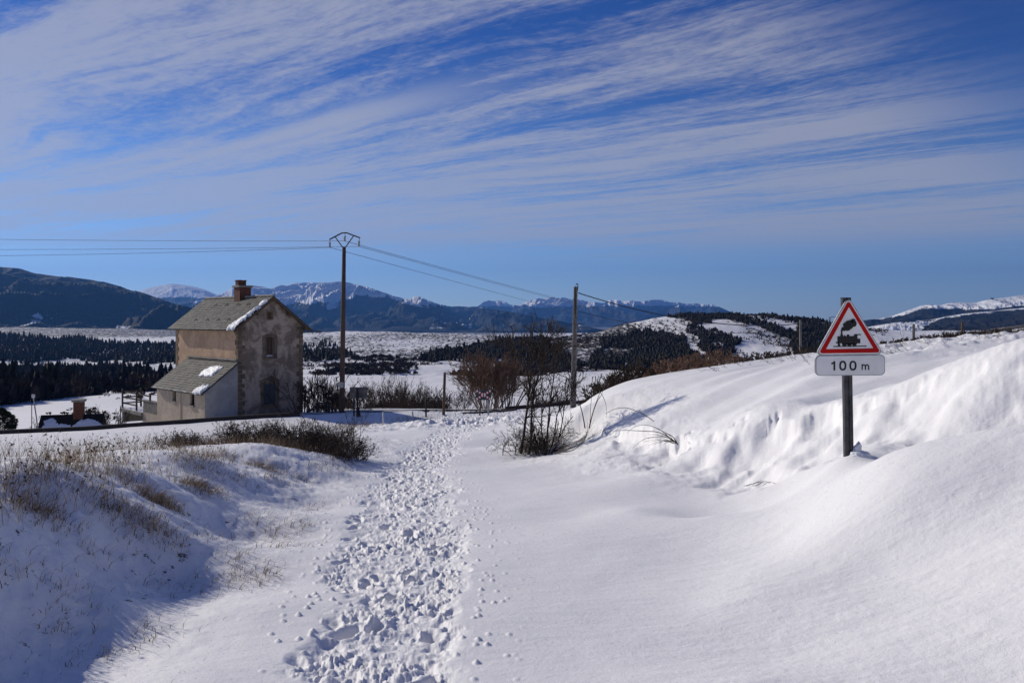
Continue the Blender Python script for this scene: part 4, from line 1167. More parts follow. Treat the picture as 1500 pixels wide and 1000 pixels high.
# ------------------------------------------------------------------ railway
def rail_pt(t, off=0.0): return RA + rdir * t + rnor * off
def beam(mb, p0, p1, w_, z0, z1):
    d_ = (p1 - p0) / np.linalg.norm(p1 - p0); n_2 = np.array([-d_[1], d_[0]]) * w_ / 2
    c_ = [p0 - n_2, p1 - n_2, p1 + n_2, p0 + n_2]
    mb.add([(c[0], c[1], z0[k]) for k, c in enumerate(c_)] + [(c[0], c[1], z1[k]) for k, c in enumerate(c_)], [(3, 2, 1, 0), (4, 5, 6, 7), (0, 1, 5, 4), (1, 2, 6, 5), (2, 3, 7, 6), (3, 0, 4, 7)])
rt = thing('railway_track', (0, 0, 0), 0, 'dark single railway line crossing in front of the house, mostly under snow', 'railway')
for off, nm, ww, top in ((-.5, 'rail', .075, .04), (.5, 'rail', .075, .05), (-1.25, 'conductor_rail', .14, .24)):
    mb = MB(); tl = np.arange(-32, 62, 2.0)
    for a_, b_ in zip(tl[:-1], tl[1:]):
        if nm == 'conductor_rail' and (15 < a_ < 29):
            if mb.v: mb.build(nm, M['rail'], rt); mb = MB()
            continue
        p0, p1 = rail_pt(a_, off), rail_pt(b_, off); zz0, zz1 = gz(*p0), gz(*p1)
        beam(mb, p0, p1 , ww, [zz0 - .1, zz1 - .1, zz1 - .1, zz0 - .1], [zz0 + top, zz1 + top, zz1 + top, zz0 + top])
    mb.build(nm, M['rail'], rt)
ck = MB()
for off in (-1.9, .0):
    p0, p1 = rail_pt(26.5, off), rail_pt(30.5, off); ck = MB()
    zz0, zz1 = gz(*p0), gz(*p1); beam(ck, p0, p1, .35, [zz0 - .1, zz1 - .1, zz1 - .1, zz0 - .1], [zz0 + .05, zz1 + .05, zz1 + .05, zz0 + .05]); ck.build('crossing_plank', M['wood_dark'], rt)

# ------------------------------------------------------------------ poles and lines
def atg(px, Y, dz=0.0):
    x = (px - 750) / F * Y; return np.array([x, Y, gz(x, Y) + dz])
def at(px, py, Y): return np.array(P(px, py, Y))


# tall power pole with its bent steel crown and three hanging insulators
b0 = atg(500.5, 55.0, -.5); top = at(504, 362, 55.0)
pp = thing('power_pole', tuple(b0), 0, 'tall brown wooden power pole with an arched steel crown and three insulators, beside the house', 'utility pole')
L3 = tuple(top - b0)
MB().tube([(0, 0, 0), (L3[0] * .5, 0, L3[2] * .5), L3], [.185, .155, .12], 12).build('pole', M['wood_pole'], pp, smooth=True)
def K3(px, py): p = at(px, py, 55.0) - b0; return (p[0], p[1], p[2])
cr = MB().tube([K3(482.5, 351), K3(500.5, 341.5), K3(507.5, 341), K3(527.5, 348.5)], .048, 6); cr.build('crown_beam', M['steel'], pp)
for a_, b_ in (((502.5, 363), (491, 347)), ((505.5, 363), (518, 345.5))): MB().tube([K3(*a_), K3(*b_)], .035, 6).build('brace', M['steel'], pp)
ins = []
for (x1_, y1_, x2_, y2_) in ((483.3, 351, 483.3, 362.5), (505.5, 342, 504.8, 353), (526.3, 349, 525.6, 361)):
    a_, b_ = np.array(K3(x1_, y1_)), np.array(K3(x2_, y2_)); mb = MB()
    n_s = 13; pts = [a_ + (b_ - a_) * k / (n_s - 1) for k in range(n_s)]
    mb.tube(pts, [.02 if (k < 4 or k > 11) else (.085 if k % 2 else .035) for k in range(n_s)], 10)
    mb.build('insulator', M['insulator'], pp, smooth=False); ins.append(b_ + b0)
MB().box(-.16, .16, -.22, -.16, 2.1, 2.45).build('warning_plate', M['galv'], pp)
for k in range(14):
    z_ = 1.0 + k * .62; t_ = z_ / L3[2]
    MB().tube([(L3[0] * t_ - .20 + .06 * t_, -.0, z_), (L3[0] * t_ + .20 - .06 * t_, -.0, z_)], .018, 5).build('climbing_rung', M['steel'], pp)


def wire(name, p0, p1, sag, r, label, m='wire', n=40, group=None, cat='power line'):
    pts = []
    for k in range(n + 1):
        t_ = k / n; p = p0 + (p1 - p0) * t_; pts.append((p[0], p[1], p[2] - sag * 4 * t_ * (1 - t_)))
    o = MB().tube(pts, r, 5).build(name, M[m], None, smooth=True); tag(o, label, cat, group); return o
sides = [('front', ins[0]), ('middle', ins[1]), ('far', ins[2])]
lefts = [(np.array([-92, 50.0, 6.9]), 1.0), (np.array([-92, 51.5, 8.3]), .5), (np.array([-92, 53, 7.3]), .6)]
for (nm, p), (q_, sg), lb in zip(sides, lefts, ('lowest of the three thin wires running off to the left of the tall pole', 'highest of the three thin wires running off to the left of the tall pole', 'middle one of the three thin wires running off to the left of the tall pole')):
    wire('power_line', p, q_, sg, .011, lb, group='wires of the tall power pole')
rights = [np.array([212.0, 760, -6.0]), np.array([217.0, 760, 2.0]), np.array([222.0, 760, 0.0])]
for (nm, p), q_, lb in zip(sides, rights, ('lowest thin wire sloping from the tall pole down to the right', 'uppermost thin wire sloping from the tall pole down to the right', 'thin wire close under the uppermost one, sloping from the tall pole to the right')):
    wire('power_line', p, q_, 7.5, .016, lb, n=70, group='wires of the tall power pole')

# concrete pole at the foot of the bank with a looped cable
b0 = atg(839.5, 58.0, -.4); top = at(843.2, 420, 58.0)
cp = thing('concrete_pole', tuple(b0), 0, 'slender grey concrete pole behind the snow bank, cable looped over its top', 'utility pole')
H_ = top[2] - b0[2]; lx = top[0] - b0[0]
mb = MB(); n_ = 12
for k in range(n_):   # I-section pole with ladder-like recesses
    za, zb_ = H_ * k / n_, H_ * (k + 1) / n_ - .10
    wa = .20 - .08 * k / n_; xo = lx * (k + .5) / n_
    mb.box(xo - wa, xo - wa + .10, -.12, .12, za, H_ * (k + 1) / n_); mb.box(xo + wa - .10, xo + wa, -.12, .12, za, H_ * (k + 1) / n_)
    mb.box(xo - wa + .1, xo + wa - .1, -.05, .05, za, zb_); mb.box(xo - wa + .098, xo + wa - .098, -.115, .115, zb_, H_ * (k + 1) / n_)
mb.build('pole', M['concrete_pole'], cp)
MB().tube([(lx - .05, -.15, H_ * .78), (lx - .03, -.16, H_ - .1), (lx + .05, -.1, H_ + .22), (lx + .14, 0, H_ + .22), (lx + .16, 0, H_ - .05), (lx + .1, 0, H_ - .4)], .03, 6).build('cable_loop', M['cable'], cp, smooth=True)
MB().tube([(lx - .48, -.1, H_ * .705), (lx + .62, -.1, H_ * .705)], .028, 6).build('bracket', M['steel'], cp)
ptop = at(847, 429, 58.0); plow = at(847, 456, 58.0)

# poles on the far side of the bank, right
bR = atg(1172.5, 74.0, -.3); topR = at(1173, 468.5, 74.0)
def post(name, px, pyt, Y, w_, m, label, cat='post', group=None, lean=0.0, sides=8, base=-.3):
    b_ = atg(px, Y, base); t_ = at(px, pyt, Y)
    o = MB().tube([(0, 0, 0), (lean, 0, t_[2] - b_[2])], [w_ / 2, w_ / 2 * .85], sides).build(name, M[m], None, loc=tuple(b_), smooth=sides > 5)
    return tag(o, label, cat, group)
post('concrete_pole', 1172.5, 468.5, 74, .24, 'concrete_pole', 'short grey pole standing left of the railway warning sign, beyond the bank', 'utility pole')
wire('telephone_cable', ptop, at(1172, 474, 74), .9, .036, 'thick black cable sloping from the concrete pole top towards the dark hill', 'cable', cat='cable')
wire('telephone_cable', plow, at(1172, 480, 74), .9, .018, 'thin cable leaving the concrete pole at its bracket', 'cable', cat='cable')
o = post('fence_post', 1338.5, 475, 62, .22, 'wood_grey', 'squared two-tone post on the bank right of the warning sign', group='posts on the crest behind the bank', sides=4)
o = post('fence_post', 1409.5, 472, 66, .20, 'wood_brown', 'brown wooden post on the bank at the far right', group='posts on the crest behind the bank')
wire('fence_wire', at(1338.5, 481, 62), at(1409.5, 481, 66), .1, .02, 'dark wire strung between the two posts right of the warning sign', 'cable', cat='wire')
wire('fence_wire', at(1409.5, 481, 66), at(1560, 482, 78), .2, .02, 'dark wire running off right from the brown post', 'cable', cat='wire')
# far line beyond: a small distant pylon half behind the triangle, and a mast on the right mountain
dp = thing('distant_pylon', tuple(atg(1216, 380, -.5)), 0, 'tiny far-off pole with a cross arm just left of the triangular sign', 'pylon')
hq = at(1216, 464.5, 380)[2] - dp.location[2]
MB().tube([(0, 0, 0), (0, 0, hq)], [.25, .16], 6).build('pole', M['steel'], dp)
MB().tube([(0, 0, hq), (3.0, 0, hq + .2)], .12, 5).build('cross_arm', M['steel'], dp)
MB().tube([(-.4, 0, hq), (-.4, 0, hq - 1.8)], .1, 5).build('insulator', M['steel'], dp)
ms_ = thing('mast', tuple(at(1453.5, 441, 5100)), 0, 'tiny dark mast with a drum on the crest of the right mountain', 'mast')
MB().tube([(0, 0, -10), (0, 0, 12)], [3, 2.4], 6).build('shaft', M['rail'], ms_)
MB().box(-9, 9, -6, 6, 12, 19).build('head', M['rail'], ms_)

# ------------------------------------------------------------------ things round the level crossing
bx = atg(523.5, 53.0, -.3)
sb = thing('signal_board', tuple(bx), 0, 'grey rectangular board seen from behind on a dark forked post, right of the tall pole', 'sign')
def S2(px, py, Y=53.0): p = at(px, py, Y) - bx; return p
a_, c_ = S2(511.5, 583.5), S2(536.5, 567.5)
MB().box(a_[0], c_[0], .10, .42, a_[2], c_[2]).build('board', M['block'], sb, bevel=.03)
p1, p2 = S2(525, 604), S2(523.5, 569)
MB().box(p2[0] - .055, p2[0] + .055, -.06, .05, 0, p2[2]).build('post', M['cable'], sb)
MB().prism([(p1[0] - .16, 0), (p1[0] + .22, 0), (p1[0] + .02, .9), (p1[0] - .10, .9)], 'y', -.04, .09).build('post_foot', M['cable'], sb)
q1 = S2(517.5, 600); MB().box(q1[0] - .05, q1[0] + .05, .18, .28, 0, a_[2]).build('leg', M['cable'], sb)

# crossbuck: dark board with the striped saltire, on two legs
bx = atg(708, 56.0, -.2)
cx = thing('crossbuck_sign', tuple(bx), 0, 'dark board with a red and white striped X on two legs at the level crossing', 'sign')
def S3(px, py): return at(px, py, 56.0) - bx
a_, c_ = S3(696.8, 585.6), S3(719.7, 570.8)
xm, zm = (a_[0] + c_[0]) / 2, (a_[2] + c_[2]) / 2; bw, bh = (c_[0] - a_[0]), (c_[2] - a_[2])
MB().box(a_[0], c_[0], -.03, 0, a_[2], c_[2]).build('board', M['steel'], cx, bevel=.008)
M['sign_white'] = simple('sign_white', (.74, .74, .74), (.66, .66, .66), 5, .45, 0)
M['sign_red'] = simple('sign_red', (.46, .010, .008), (.38, .008, .007), 5, .6, 0, spec=.1)
for sg in (-1, 1):
    dx_, dz_ = bw * .45, sg * bh * .42; L_ = math.hypot(dx_, dz_); ux_, uz_ = dx_ / L_, dz_ / L_; wv = .062
    nseg = 11; dep = -.034 - (.005 if sg > 0 else 0)
    parts_ = {'white_stripes': MB(), 'red_stripes': MB()}
    for k in range(nseg):
        s0, s1 = -L_ + 2 * L_ * k / nseg, -L_ + 2 * L_ * (k + 1) / nseg
        mb = parts_['red_stripes' if k % 2 else 'white_stripes']
        mb.prism([(xm + ux_ * s - uz_ * v, zm + uz_ * s + ux_ * v) for s, v in ((s0, -wv), (s1, -wv), (s1, wv), (s0, wv))], 'y', dep - .004, dep)
    parts_['white_stripes'].build('cross_arm', M['sign_white'], cx); parts_['red_stripes'].build('stripes', M['sign_red'], cx)
q1, q2 = S3(704.7, 585.6), S3(702, 605)
MB().tube([(q2[0], 0.03, -.1), (q1[0], 0.03, q1[2] + .1)], .06, 6).build('leg', M['wood_grey'], cx)
q1, q2 = S3(714.0, 585.6), S3(716, 605)
MB().tube([(q2[0], 0.05, 0), (q1[0], 0.05, q1[2] + .1)], .055, 8).build('leg', M['galv'], cx)

post('wooden_post', 649.5, 545.5, 55.5, .20, 'wood_brown', 'tall plain brown post left of the striped cross sign', lean=.09, base=-.4)
post('wooden_post', 624, 577, 54, .12, 'cable', 'shorter black post between the grey board and the brown post', base=-.3)
post('marker_post', 561.3, 603, 47, .09, 'white_paint', 'small pale marker post in the house shadow', group='small pale marker posts', base=-.2)
post('marker_post', 604.5, 602, 50, .08, 'white_paint', 'small pale marker post at the sunlit edge of the snow hump', group='small pale marker posts', base=-.2)
post('marker_post', 753, 582.5, 62, .10, 'white_paint', 'white marker post beside the railway, right of the cross sign', group='small pale marker posts', base=-.2)
post('marker_post', 46.5, 592, 62, .07, 'wood_grey', 'little dark stake in the field left of the hut lantern', group='stakes in the field', base=-.2)
post('marker_post', 176.5, 594, 62, .08, 'wood_grey', 'little dark stake in the field just left of the terrace railing', group='stakes in the field', base=-.2)

# timber gate beside the tall pole
bg_ = atg(475, 55.0, -.1)
gt_ = thing('timber_gate', tuple(bg_), 0, 'dark timber gate frame between the house and the tall pole', 'gate')
for px_, pyt in ((465, 589), (478, 589.5), (481.5, 588), (451, 593), (487, 596), (492, 597)):
    p = at(px_, pyt, 55.0) - bg_; MB().box(p[0] - .055, p[0] + .055, -.05, .05, 0, p[2]).build('post', M['cable'], gt_)
p, q_ = at(464, 590, 55) - bg_, at(479, 590, 55) - bg_; MB().box(p[0], q_[0], -.052 - .06, -.052, p[2] - .06, p[2] + .04).build('rail', M['cable'], gt_)
p, q_ = at(451, 603, 55) - bg_, at(465, 594, 55) - bg_; MB().tube([tuple(p), tuple(q_)], .055, 5).build('brace', M['cable'], gt_)

# ------------------------------------------------------------------ railway warning sign, near right
SY = 9.5; sbx = np.array([(1243 - 750) / F * SY, SY]); sz = gz(sbx[0], sbx[1])
sg_ = thing('warning_sign', (sbx[0], sbx[1], sz - .35), 0, 'triangular red-bordered steam train warning sign with a 100 m plate on a dark steel post', 'road sign')
def S4(px, py): p = at(px, py, SY); return (p[0] - sbx[0], p[2] - (sz - .35))
# post: channel section, seen slightly from the side
(xb, zb_), (xt, zt2) = S4(1244.5, 668), S4(1240.5, 436.5)
def chan(t): return xb + (xt - xb) * t
mb = MB(); hw2 = .047
sec = [(-hw2, 0), (hw2, 0), (hw2, .06), (hw2 - .006, .06), (hw2 - .006, .006), (.008, .006), (.008, -.004), (-.008, -.004), (-.008, .006), (-hw2 + .006, .006), (-hw2 + .006, .06), (-hw2, .06)]
sec = [(-hw2, .06), (-hw2, 0), (-.012, 0), (-.007, .012), (.007, .012), (.012, 0), (hw2, 0), (hw2, .06), (hw2 - .006, .06), (hw2 - .006, .018), (-hw2 + .006, .018), (-hw2 + .006, .06)]
zz0, zz1 = -.2, zt2
tb = (0 - zb_) / (zt2 - zb_) - .1
vs = [(chan(tb) + x, y, zz0) for x, y in sec] + [(xt + x, y, zz1) for x, y in sec]; n = len(sec)
mb.add(vs, [tuple(range(n - 1, -1, -1)), tuple(range(n, 2 * n))] + [(i, (i + 1) % n, (i + 1) % n + n, i + n) for i in range(n)])
mb.build('post', M['steel'], sg_)
MB().box(xt - .05, xt + .05, .0, .062, zz1 - .0, zz1 + .006).build('post_cap', M['cable'], sg_)


def rounded(pts, r, n=6):
    out = []; K = len(pts)
    for i in range(K):
        p0, p1, p2 = [np.array(pts[(i + k) % K], float) for k in (-1, 0, 1)]
        a = unit(p0 - p1); b = unit(p2 - p1); ang = math.acos(float(np.clip(a @ b, -1, 1))); d_ = r / math.tan(ang / 2)
        c = p1 + unit(a + b) * (r / math.sin(ang / 2)); s_, e_ = p1 + a * d_, p1 + b * d_
        a0 = math.atan2(*(s_ - c)[::-1]); a1 = math.atan2(*(e_ - c)[::-1]); da = (a1 - a0 + pi) % (2 * pi) - pi
        for k in range(n + 1): t_ = a0 + da * k / n; out.append((c[0] + r * math.cos(t_), c[1] + r * math.sin(t_)))
    return out
def ring(mb, o_, i_, y0, y1):
    n = len(o_); vs = [(p[0], y, p[1]) for y in (y0, y1) for pl_ in (o_, i_) for p in pl_]
    fs = []
    for k in range(n):
        k2 = (k + 1) % n
        fs += [(k, k2, n + k2, n + k), (2 * n + k, 3 * n + k, 3 * n + k2, 2 * n + k2), (k, 2 * n + k, 2 * n + k2, k2), (n + k, n + k2, 3 * n + k2, 3 * n + k)]
    return mb.add(vs, fs)
tri_o = rounded([S4(1192.6, 520.8), S4(1293.2, 519.2), S4(1241.3, 433.8)], .042)
yf = -.030
MB().prism(tri_o, 'y', yf, -.002).build('triangle_panel', M['galv'], sg_)
tri_w = rounded([S4(1195.0, 519.2), S4(1290.8, 517.6), S4(1241.2, 436.3)], .036)
mbw = MB(); mbw.prism(tri_w, 'y', yf - .003, yf - .0005); tw_ = mbw.build('triangle_face', M['sign_white'], sg_)
r_o = rounded([S4(1197.8, 517.4), S4(1288.2, 516.0), S4(1241.2, 439.8)], .022)
r_i = rounded([S4(1208.2, 511.2), S4(1277.4, 509.8), S4(1241.8, 449.6)], .004)
ring(MB(), r_o, r_i, yf - .006, yf - .0035).build('red_border', M['sign_red'], sg_)
# steam engine silhouette, drawn in the zoomed photograph's grid
def Z4(zx, zy): return S4(1160 + zx / 3.5714, 410 + zy / 3.5714)
M['sign_black'] = simple('sign_black', (.012, .012, .013), (.009, .009, .01), 5, .5, 0)
eng = MB(); ye0, ye1 = yf - .006, yf - .0035
def poly(pts): eng.prism([Z4(*p) for p in pts], 'y', ye0, ye1)
def disc(x, y, rx_, ry_=None, n=20): poly([(x + rx_ * cos(2 * pi * k / n), y + (ry_ or rx_) * sin(2 * pi * k / n)) for k in range(n)])
poly([(211, 345), (384, 343), (384, 348), (211, 350.5)])                       # ground line
ye0 -= .0006
poly([(232, 297), (235, 294), (321, 293), (321, 331), (232, 331)])             # boiler and frames
poly([(225, 324), (240, 324), (240, 331), (225, 331)])                         # buffer beam
ye0 -= .0006
poly([(246, 297), (249, 283), (261, 283), (260, 297)])                         # funnel
poly([(281, 297), (281, 287), (287, 284), (294, 287), (294, 297)])             # dome
poly([(313, 331), (313, 297), (320, 286), (320, 283), (355, 283), (355, 288), (336, 288), (336, 307), (351, 307), (351, 331)])   # cab and bunker
poly([(265, 296), (265, 291), (269, 289), (273, 291), (273, 296)])
ye0 -= .0006
disc(240, 338, 7); disc(268, 333, 13); disc(294, 333, 13); disc(320, 332, 13)   # wheels
poly([(262, 331), (324, 331), (324, 336), (262, 336)])
ye0 -= .0006
poly([(250, 282), (251, 272), (249, 263), (254, 258), (262, 260), (258, 266), (257, 283)])   # smoke stem
ye0 -= .0006; disc(265, 256, 13, 11)
ye0 -= .0006; disc(284, 252, 17, 14)
ye0 -= .0006; disc(275, 235, 14, 13); disc(301, 243, 11, 13)
ye0 -= .0006; disc(290, 228, 17, 16); disc(317, 228, 14, 17)
ye0 -= .0006; disc(303, 222, 13, 13); disc(314, 213, 11, 10)
eng.build('train_symbol', M['sign_black'], sg_)
# distance plate
pl_o = rounded([S4(1193, 550), S4(1294.8, 549.3), S4(1294.8, 519.0), S4(1193, 520.3)], .052)
MB().prism(pl_o, 'y', -.030, -.002).build('plate_back', M['galv'], sg_)
pl_w = rounded([S4(1194.4, 548.8), S4(1293.5, 548.1), S4(1293.5, 520.2), S4(1194.4, 521.5)], .046)
dpl = MB().prism(pl_w, 'y', -.033, -.0305).build('distance_plate', M['sign_white'], sg_)
def stroke(mb, pts, w_, y0, y1, closed=False):
    pts = [np.array(p, float) for p in pts]; n = len(pts); L_, R_ = [], []
    for i in range(n):
        if closed: t_ = pts[(i + 1) % n] - pts[i - 1]
        else: t_ = pts[min(i + 1, n - 1)] - pts[max(i - 1, 0)]
        t_ = unit(t_); nn_ = np.array([-t_[1], t_[0]]); L_.append(pts[i] + nn_ * w_ / 2); R_.append(pts[i] - nn_ * w_ / 2)
    b = len(mb.v)
    vs = [(p[0], y, p[1]) for y in (y0, y1) for pl_ in (L_, R_) for p in pl_]; fs = []
    for k in range(n if closed else n - 1):
        k2 = (k + 1) % n
        fs += [(k, k2, n + k2, n + k), (2 * n + k, 3 * n + k, 3 * n + k2, 2 * n + k2), (k, 2 * n + k, 2 * n + k2, k2), (n + k, n + k2, 3 * n + k2, 3 * n + k)]
    if not closed: fs += [(0, n, 3 * n, 2 * n), (n - 1, 3 * n - 1, 4 * n - 1, 2 * n - 1)]
    mb.add(vs, fs)
tx = MB(); y0_, y1_ = -.0362, -.0335
px_m = SY / F / 3.5714
sw = 9.0 * px_m
stroke(tx, [Z4(*p) for p in ((216, 472), (216, 423.5))], sw, y0_, y1_)
stroke(tx, [Z4(*p) for p in ((217, 427), (210, 433), (201, 438))], sw * .85, y0_ - .0006, y1_)
for cx_ in (260, 313):
    a_, b_ = 14.0, 21.0
    pts = []
    for k in range(32):
        an = 2 * pi * k / 32; pts.append(Z4(cx_ + a_ * math.copysign(abs(cos(an)) ** .78, cos(an)), 447 + b_ * math.copysign(abs(sin(an)) ** .9, sin(an))))
    stroke(tx, pts, sw, y0_, y1_, closed=True)
sw2 = 5.8 * px_m
stroke(tx, [Z4(*p) for p in ((361, 469), (361, 440))], sw2, y0_, y1_)
for xa, xb_ in ((361, 378), (378, 395)):
    r0 = (xb_ - xa) / 2
    pts = [Z4(xa + r0 - r0 * cos(k * pi / 10), 452 - (9.0 * sin(k * pi / 10))) for k in range(11)] + [Z4(xb_, 469)]
    stroke(tx, pts, sw2, y0_ - .0006, y1_)
tx.build('lettering', M['sign_black'], dpl)
for zc_ in (S4(1241, 455)[1], S4(1241, 500)[1], S4(1241, 535)[1]):
    MB().box(xt - .055, xt + .057, -.0015, .068, zc_ - .012, zc_ + .012).build('clamp', M['galv'], sg_)
# a wedge of wind-packed snow stuck to the foot of the post
def lump(name, loc, r3, seed, parent=None, rot=(0, 0, 0), label=None):
    import bmesh
    bm = bmesh.new(); bmesh.ops.create_icosphere(bm, subdivisions=4, radius=1)
    co = np.array([v.co[:] for v in bm.verts]); d_ = fbm(co[:, 0] * 1.6 + co[:, 2], co[:, 1] * 1.6 + co[:, 2] * .7, seed, 4) * .45 + fbm(co[:, 0] * 6 + co[:, 2] * 3, co[:, 1] * 6, seed + 3, 3) * .12
    for v, k in zip(bm.verts, d_): v.co = v.co * (1 + k)
    for v in bm.verts: v.co = (v.co[0] * r3[0], v.co[1] * r3[1], v.co[2] * r3[2])
    me = bpy.data.meshes.new(name); bm.to_mesh(me); bm.free(); me.polygons.foreach_set('use_smooth', [True] * len(me.polygons))
    o = link(name, me, M['snowcap'], parent, loc); o.rotation_euler = rot
    if label: tag(o, label, 'snow')
    return o
lump('snow_wedge', (xb + .075, -.01, .40), (.045, .05, .10), 4, sg_, (0, .35, .2))
lump('snow_wedge', (xb + .11, -.03, .34), (.13, .10, .07), 9, sg_, (0, .1, .2))

# ------------------------------------------------------------------ bare trees and bushes
def tree_obj(name, loc, r, stems, levels, m_trunk, m_twig, label, cat, group=None, nt=1, sides=(6, 4, 3, 3, 3), n=5, crown='branches'):
    """thing > trunk (thick levels), branches (thin levels)"""
    lv = grow(r, stems, levels, n)
    t_ = thing(name, tuple(loc), 0, label, cat, group)
    V, Fq = merge([tubes_np(p, q_, sides[min(i, 4)]) for i, (p, q_) in enumerate(lv[:nt])])
    link('trunk', mesh_np('trunk', V, Fq, None, True), M[m_trunk], t_)
    V, Fq = merge([tubes_np(p, q_, sides[min(i + nt, 4)]) for i, (p, q_) in enumerate(lv[nt:])])
    link(crown, mesh_np(crown, V, Fq, None, True), M[m_twig], t_)
    return t_
def stems(r, k, spread, L_, R_, rad_, lean=(0, 0), wig=.1, g=.03, lj=.25):
    an = r.uniform(0, 2 * pi, k); q_ = r.uniform(0, 1, k) ** .6
    st = np.stack([np.cos(an) * q_ * R_, np.sin(an) * q_ * R_ * .7, np.full(k, -.15)], 1)
    dr = unit(np.stack([np.cos(an) * spread * q_ + lean[0] + r.normal(0, .08, k), np.sin(an) * spread * q_ + lean[1] + r.normal(0, .08, k), np.ones(k)], 1))
    return (st, dr, L_ * r.uniform(1 - lj, 1 + lj * .4, k), rad_ * r.uniform(.6, 1.1, k), wig, g)

# big brown twiggy bush behind the cross sign, and its darker multi-stemmed neighbour
r = np.random.default_rng(41)
b_ = atg(714, 88)
tree_obj('bushy_tree', b_, r, stems(r, 44, .62, 4.6, 1.2, .05, wig=.09), [dict(k=9, ratio=.55, spread=.5, rr=.5, up=.2, rmin=.017), dict(k=7, ratio=.5, spread=.55, rr=.5, up=.15, rmin=.013), dict(k=5, ratio=.55, spread=.55, rr=.6, up=.15, rmin=.010)],
         'bark_brown', 'bark_brown', 'large rounded brown leafless bush right behind the striped cross sign', 'tree')
r = np.random.default_rng(42)
tree_obj('bushy_tree', atg(741, 90), r, stems(r, 13, .55, 4.9, 1.1, .085, wig=.08), [dict(k=6, ratio=.5, spread=.45, rr=.5, up=.3, t0=.45, rmin=.014), dict(k=5, ratio=.5, spread=.5, rr=.5, up=.2, rmin=.011), dict(k=3, ratio=.5, spread=.5, rr=.6, up=.15, rmin=.009)],
         'bark', 'bark_brown', 'clump of dark upright stems with a brown twiggy crown, right of the large rounded bush', 'tree')
# rest of the hedgerow: pieces of a few kinds
def small_bush(seed, label, m='bark', L_=2.2, k=14, spread=.7, R_=.5, group='leafless bushes along the railway hedge', cat='bush', rad_=.03, loc=(0, 0, 0), kk=(5, 4), rmin=.008):
    r = np.random.default_rng(seed)
    return tree_obj('bare_bush', loc, r, stems(r, k, spread, L_, R_, rad_, wig=.1), [dict(k=kk[0], ratio=.5, spread=.55, rr=.6, up=.2, rmin=rmin), dict(k=kk[1], ratio=.5, spread=.55, rr=.6, up=.15, rmin=rmin * .8), dict(k=2, ratio=.5, spread=.5, rr=.6, up=.1, rmin=rmin * .7)],
                    m, m, label, cat, group, n=4)
small_bush(51, 'fan-shaped dark bush above the dark hedge strip, middle of the valley field', L_=3.0, k=34, spread=.95, R_=1.0, loc=atg(589, 92), rad_=.035)
small_bush(52, 'thin upright leafless sapling group left of the fan-shaped bush', L_=3.4, k=12, spread=.5, R_=1.3, loc=atg(556, 90), rad_=.035, kk=(5, 4))
small_bush(53, 'thin leafless shrub just left of the large rounded bush', L_=2.6, k=8, spread=.5, R_=.8, loc=atg(684, 92), rad_=.022, kk=(4, 3))
A_ = small_bush(54, 'low wiry shrub behind the black post', m='twig', L_=1.7, k=26, spread=.9, R_=1.1, loc=atg(615, 66), rad_=.022, rmin=.011, kk=(4, 3), group='wiry shrubs fringing the railway')
B_ = small_bush(55, 'low wiry shrub just right of the grey board', m='twig', L_=1.7, k=24, spread=.8, R_=1.3, loc=atg(548, 64), rad_=.022, rmin=.011, kk=(4, 3), group='wiry shrubs fringing the railway')
for k, (src, px_, Y_, lb, sc) in enumerate([
        (A_, 582, 67, 'low wiry shrub in front of the dark hedge strip, under the fan-shaped bush', .95), (B_, 600, 70, 'wiry shrub half a step left of the black post, farther back', .9),
        (A_, 638, 68, 'low wiry shrub touching the tall brown post on its left', .9), (B_, 664, 68, 'low wiry shrub just right of the tall brown post', .85),
        (A_, 680, 72, 'small wiry shrub left of the striped cross board', .7), (B_, 563, 70, 'wiry shrub under the thin sapling group', .9),
        (A_, 530, 64, 'wiry shrub behind the grey board', .9), (B_, 508, 60, 'wiry shrub at the right foot of the tall power pole', .9),
        (A_, 489, 60, 'wiry shrub behind the timber gate at the tall pole', 1.15), (B_, 472, 62, 'wiry shrub behind the top rail of the timber gate', 1.1),
        (A_, 456, 58, 'wiry shrub against the right corner of the house', 1.45), (B_, 448, 62, 'tall wiry shrub peeping out behind the right corner of the house', 1.7)]):
    copy_thing(src, tuple(atg(px_, Y_)), k * 1.3, lb, sc)
def hedge(name, px0, px1, Y, H_, n, seed, label, m='bark', cat='hedge', depth=2.0, blade=.5):
    r = np.random.default_rng(seed); x = (r.uniform(px0, px1, n) - 750) / F * Y; y = Y + r.uniform(-depth, depth, n); z = ground_z(x, y)
    env = np.clip(np.minimum((x * F / Y + 750 - px0), (px1 - x * F / Y - 750)) / ((px1 - px0) * .18), .25, 1)
    K = n; st = np.stack([x, y, z - .05], 1); dr = unit(np.stack([r.normal(0, .5, K), r.normal(0, .5, K), np.ones(K)], 1))
    lv = grow(r, (st, dr, H_ * env * r.uniform(.5, 1.1, K), np.full(K, .022), .15, .02), [dict(k=5, ratio=.5, spread=.7, rr=.6, up=.1, rmin=.012), dict(k=3, ratio=.55, spread=.6, rr=.7, up=.1, rmin=.010)], 4)
    V, Fq = merge([tubes_np(p, q_, 3) for p, q_ in lv])
    me = mesh_np(name, V, Fq); o = link(name, me, M[m]); tag(o, label, cat); return o
hedge('hedge', 525, 655, 84, 1.1, 700, 61, 'long dark low hedge strip crossing the field behind the grey board')
hedge('hedge', 455, 490, 88, .8, 150, 62, 'short dark hedge strip left of the tall pole, above the gate')
hedge('hedge', 632, 656, 80, 1.2, 170, 63, 'dense dark clump behind the tall brown post', cat='bush')
hedge('hedge', 492, 510, 70, 1.5, 120, 68, 'rusty brown bramble clump round the foot of the tall pole', m='bark_brown', cat='bush')
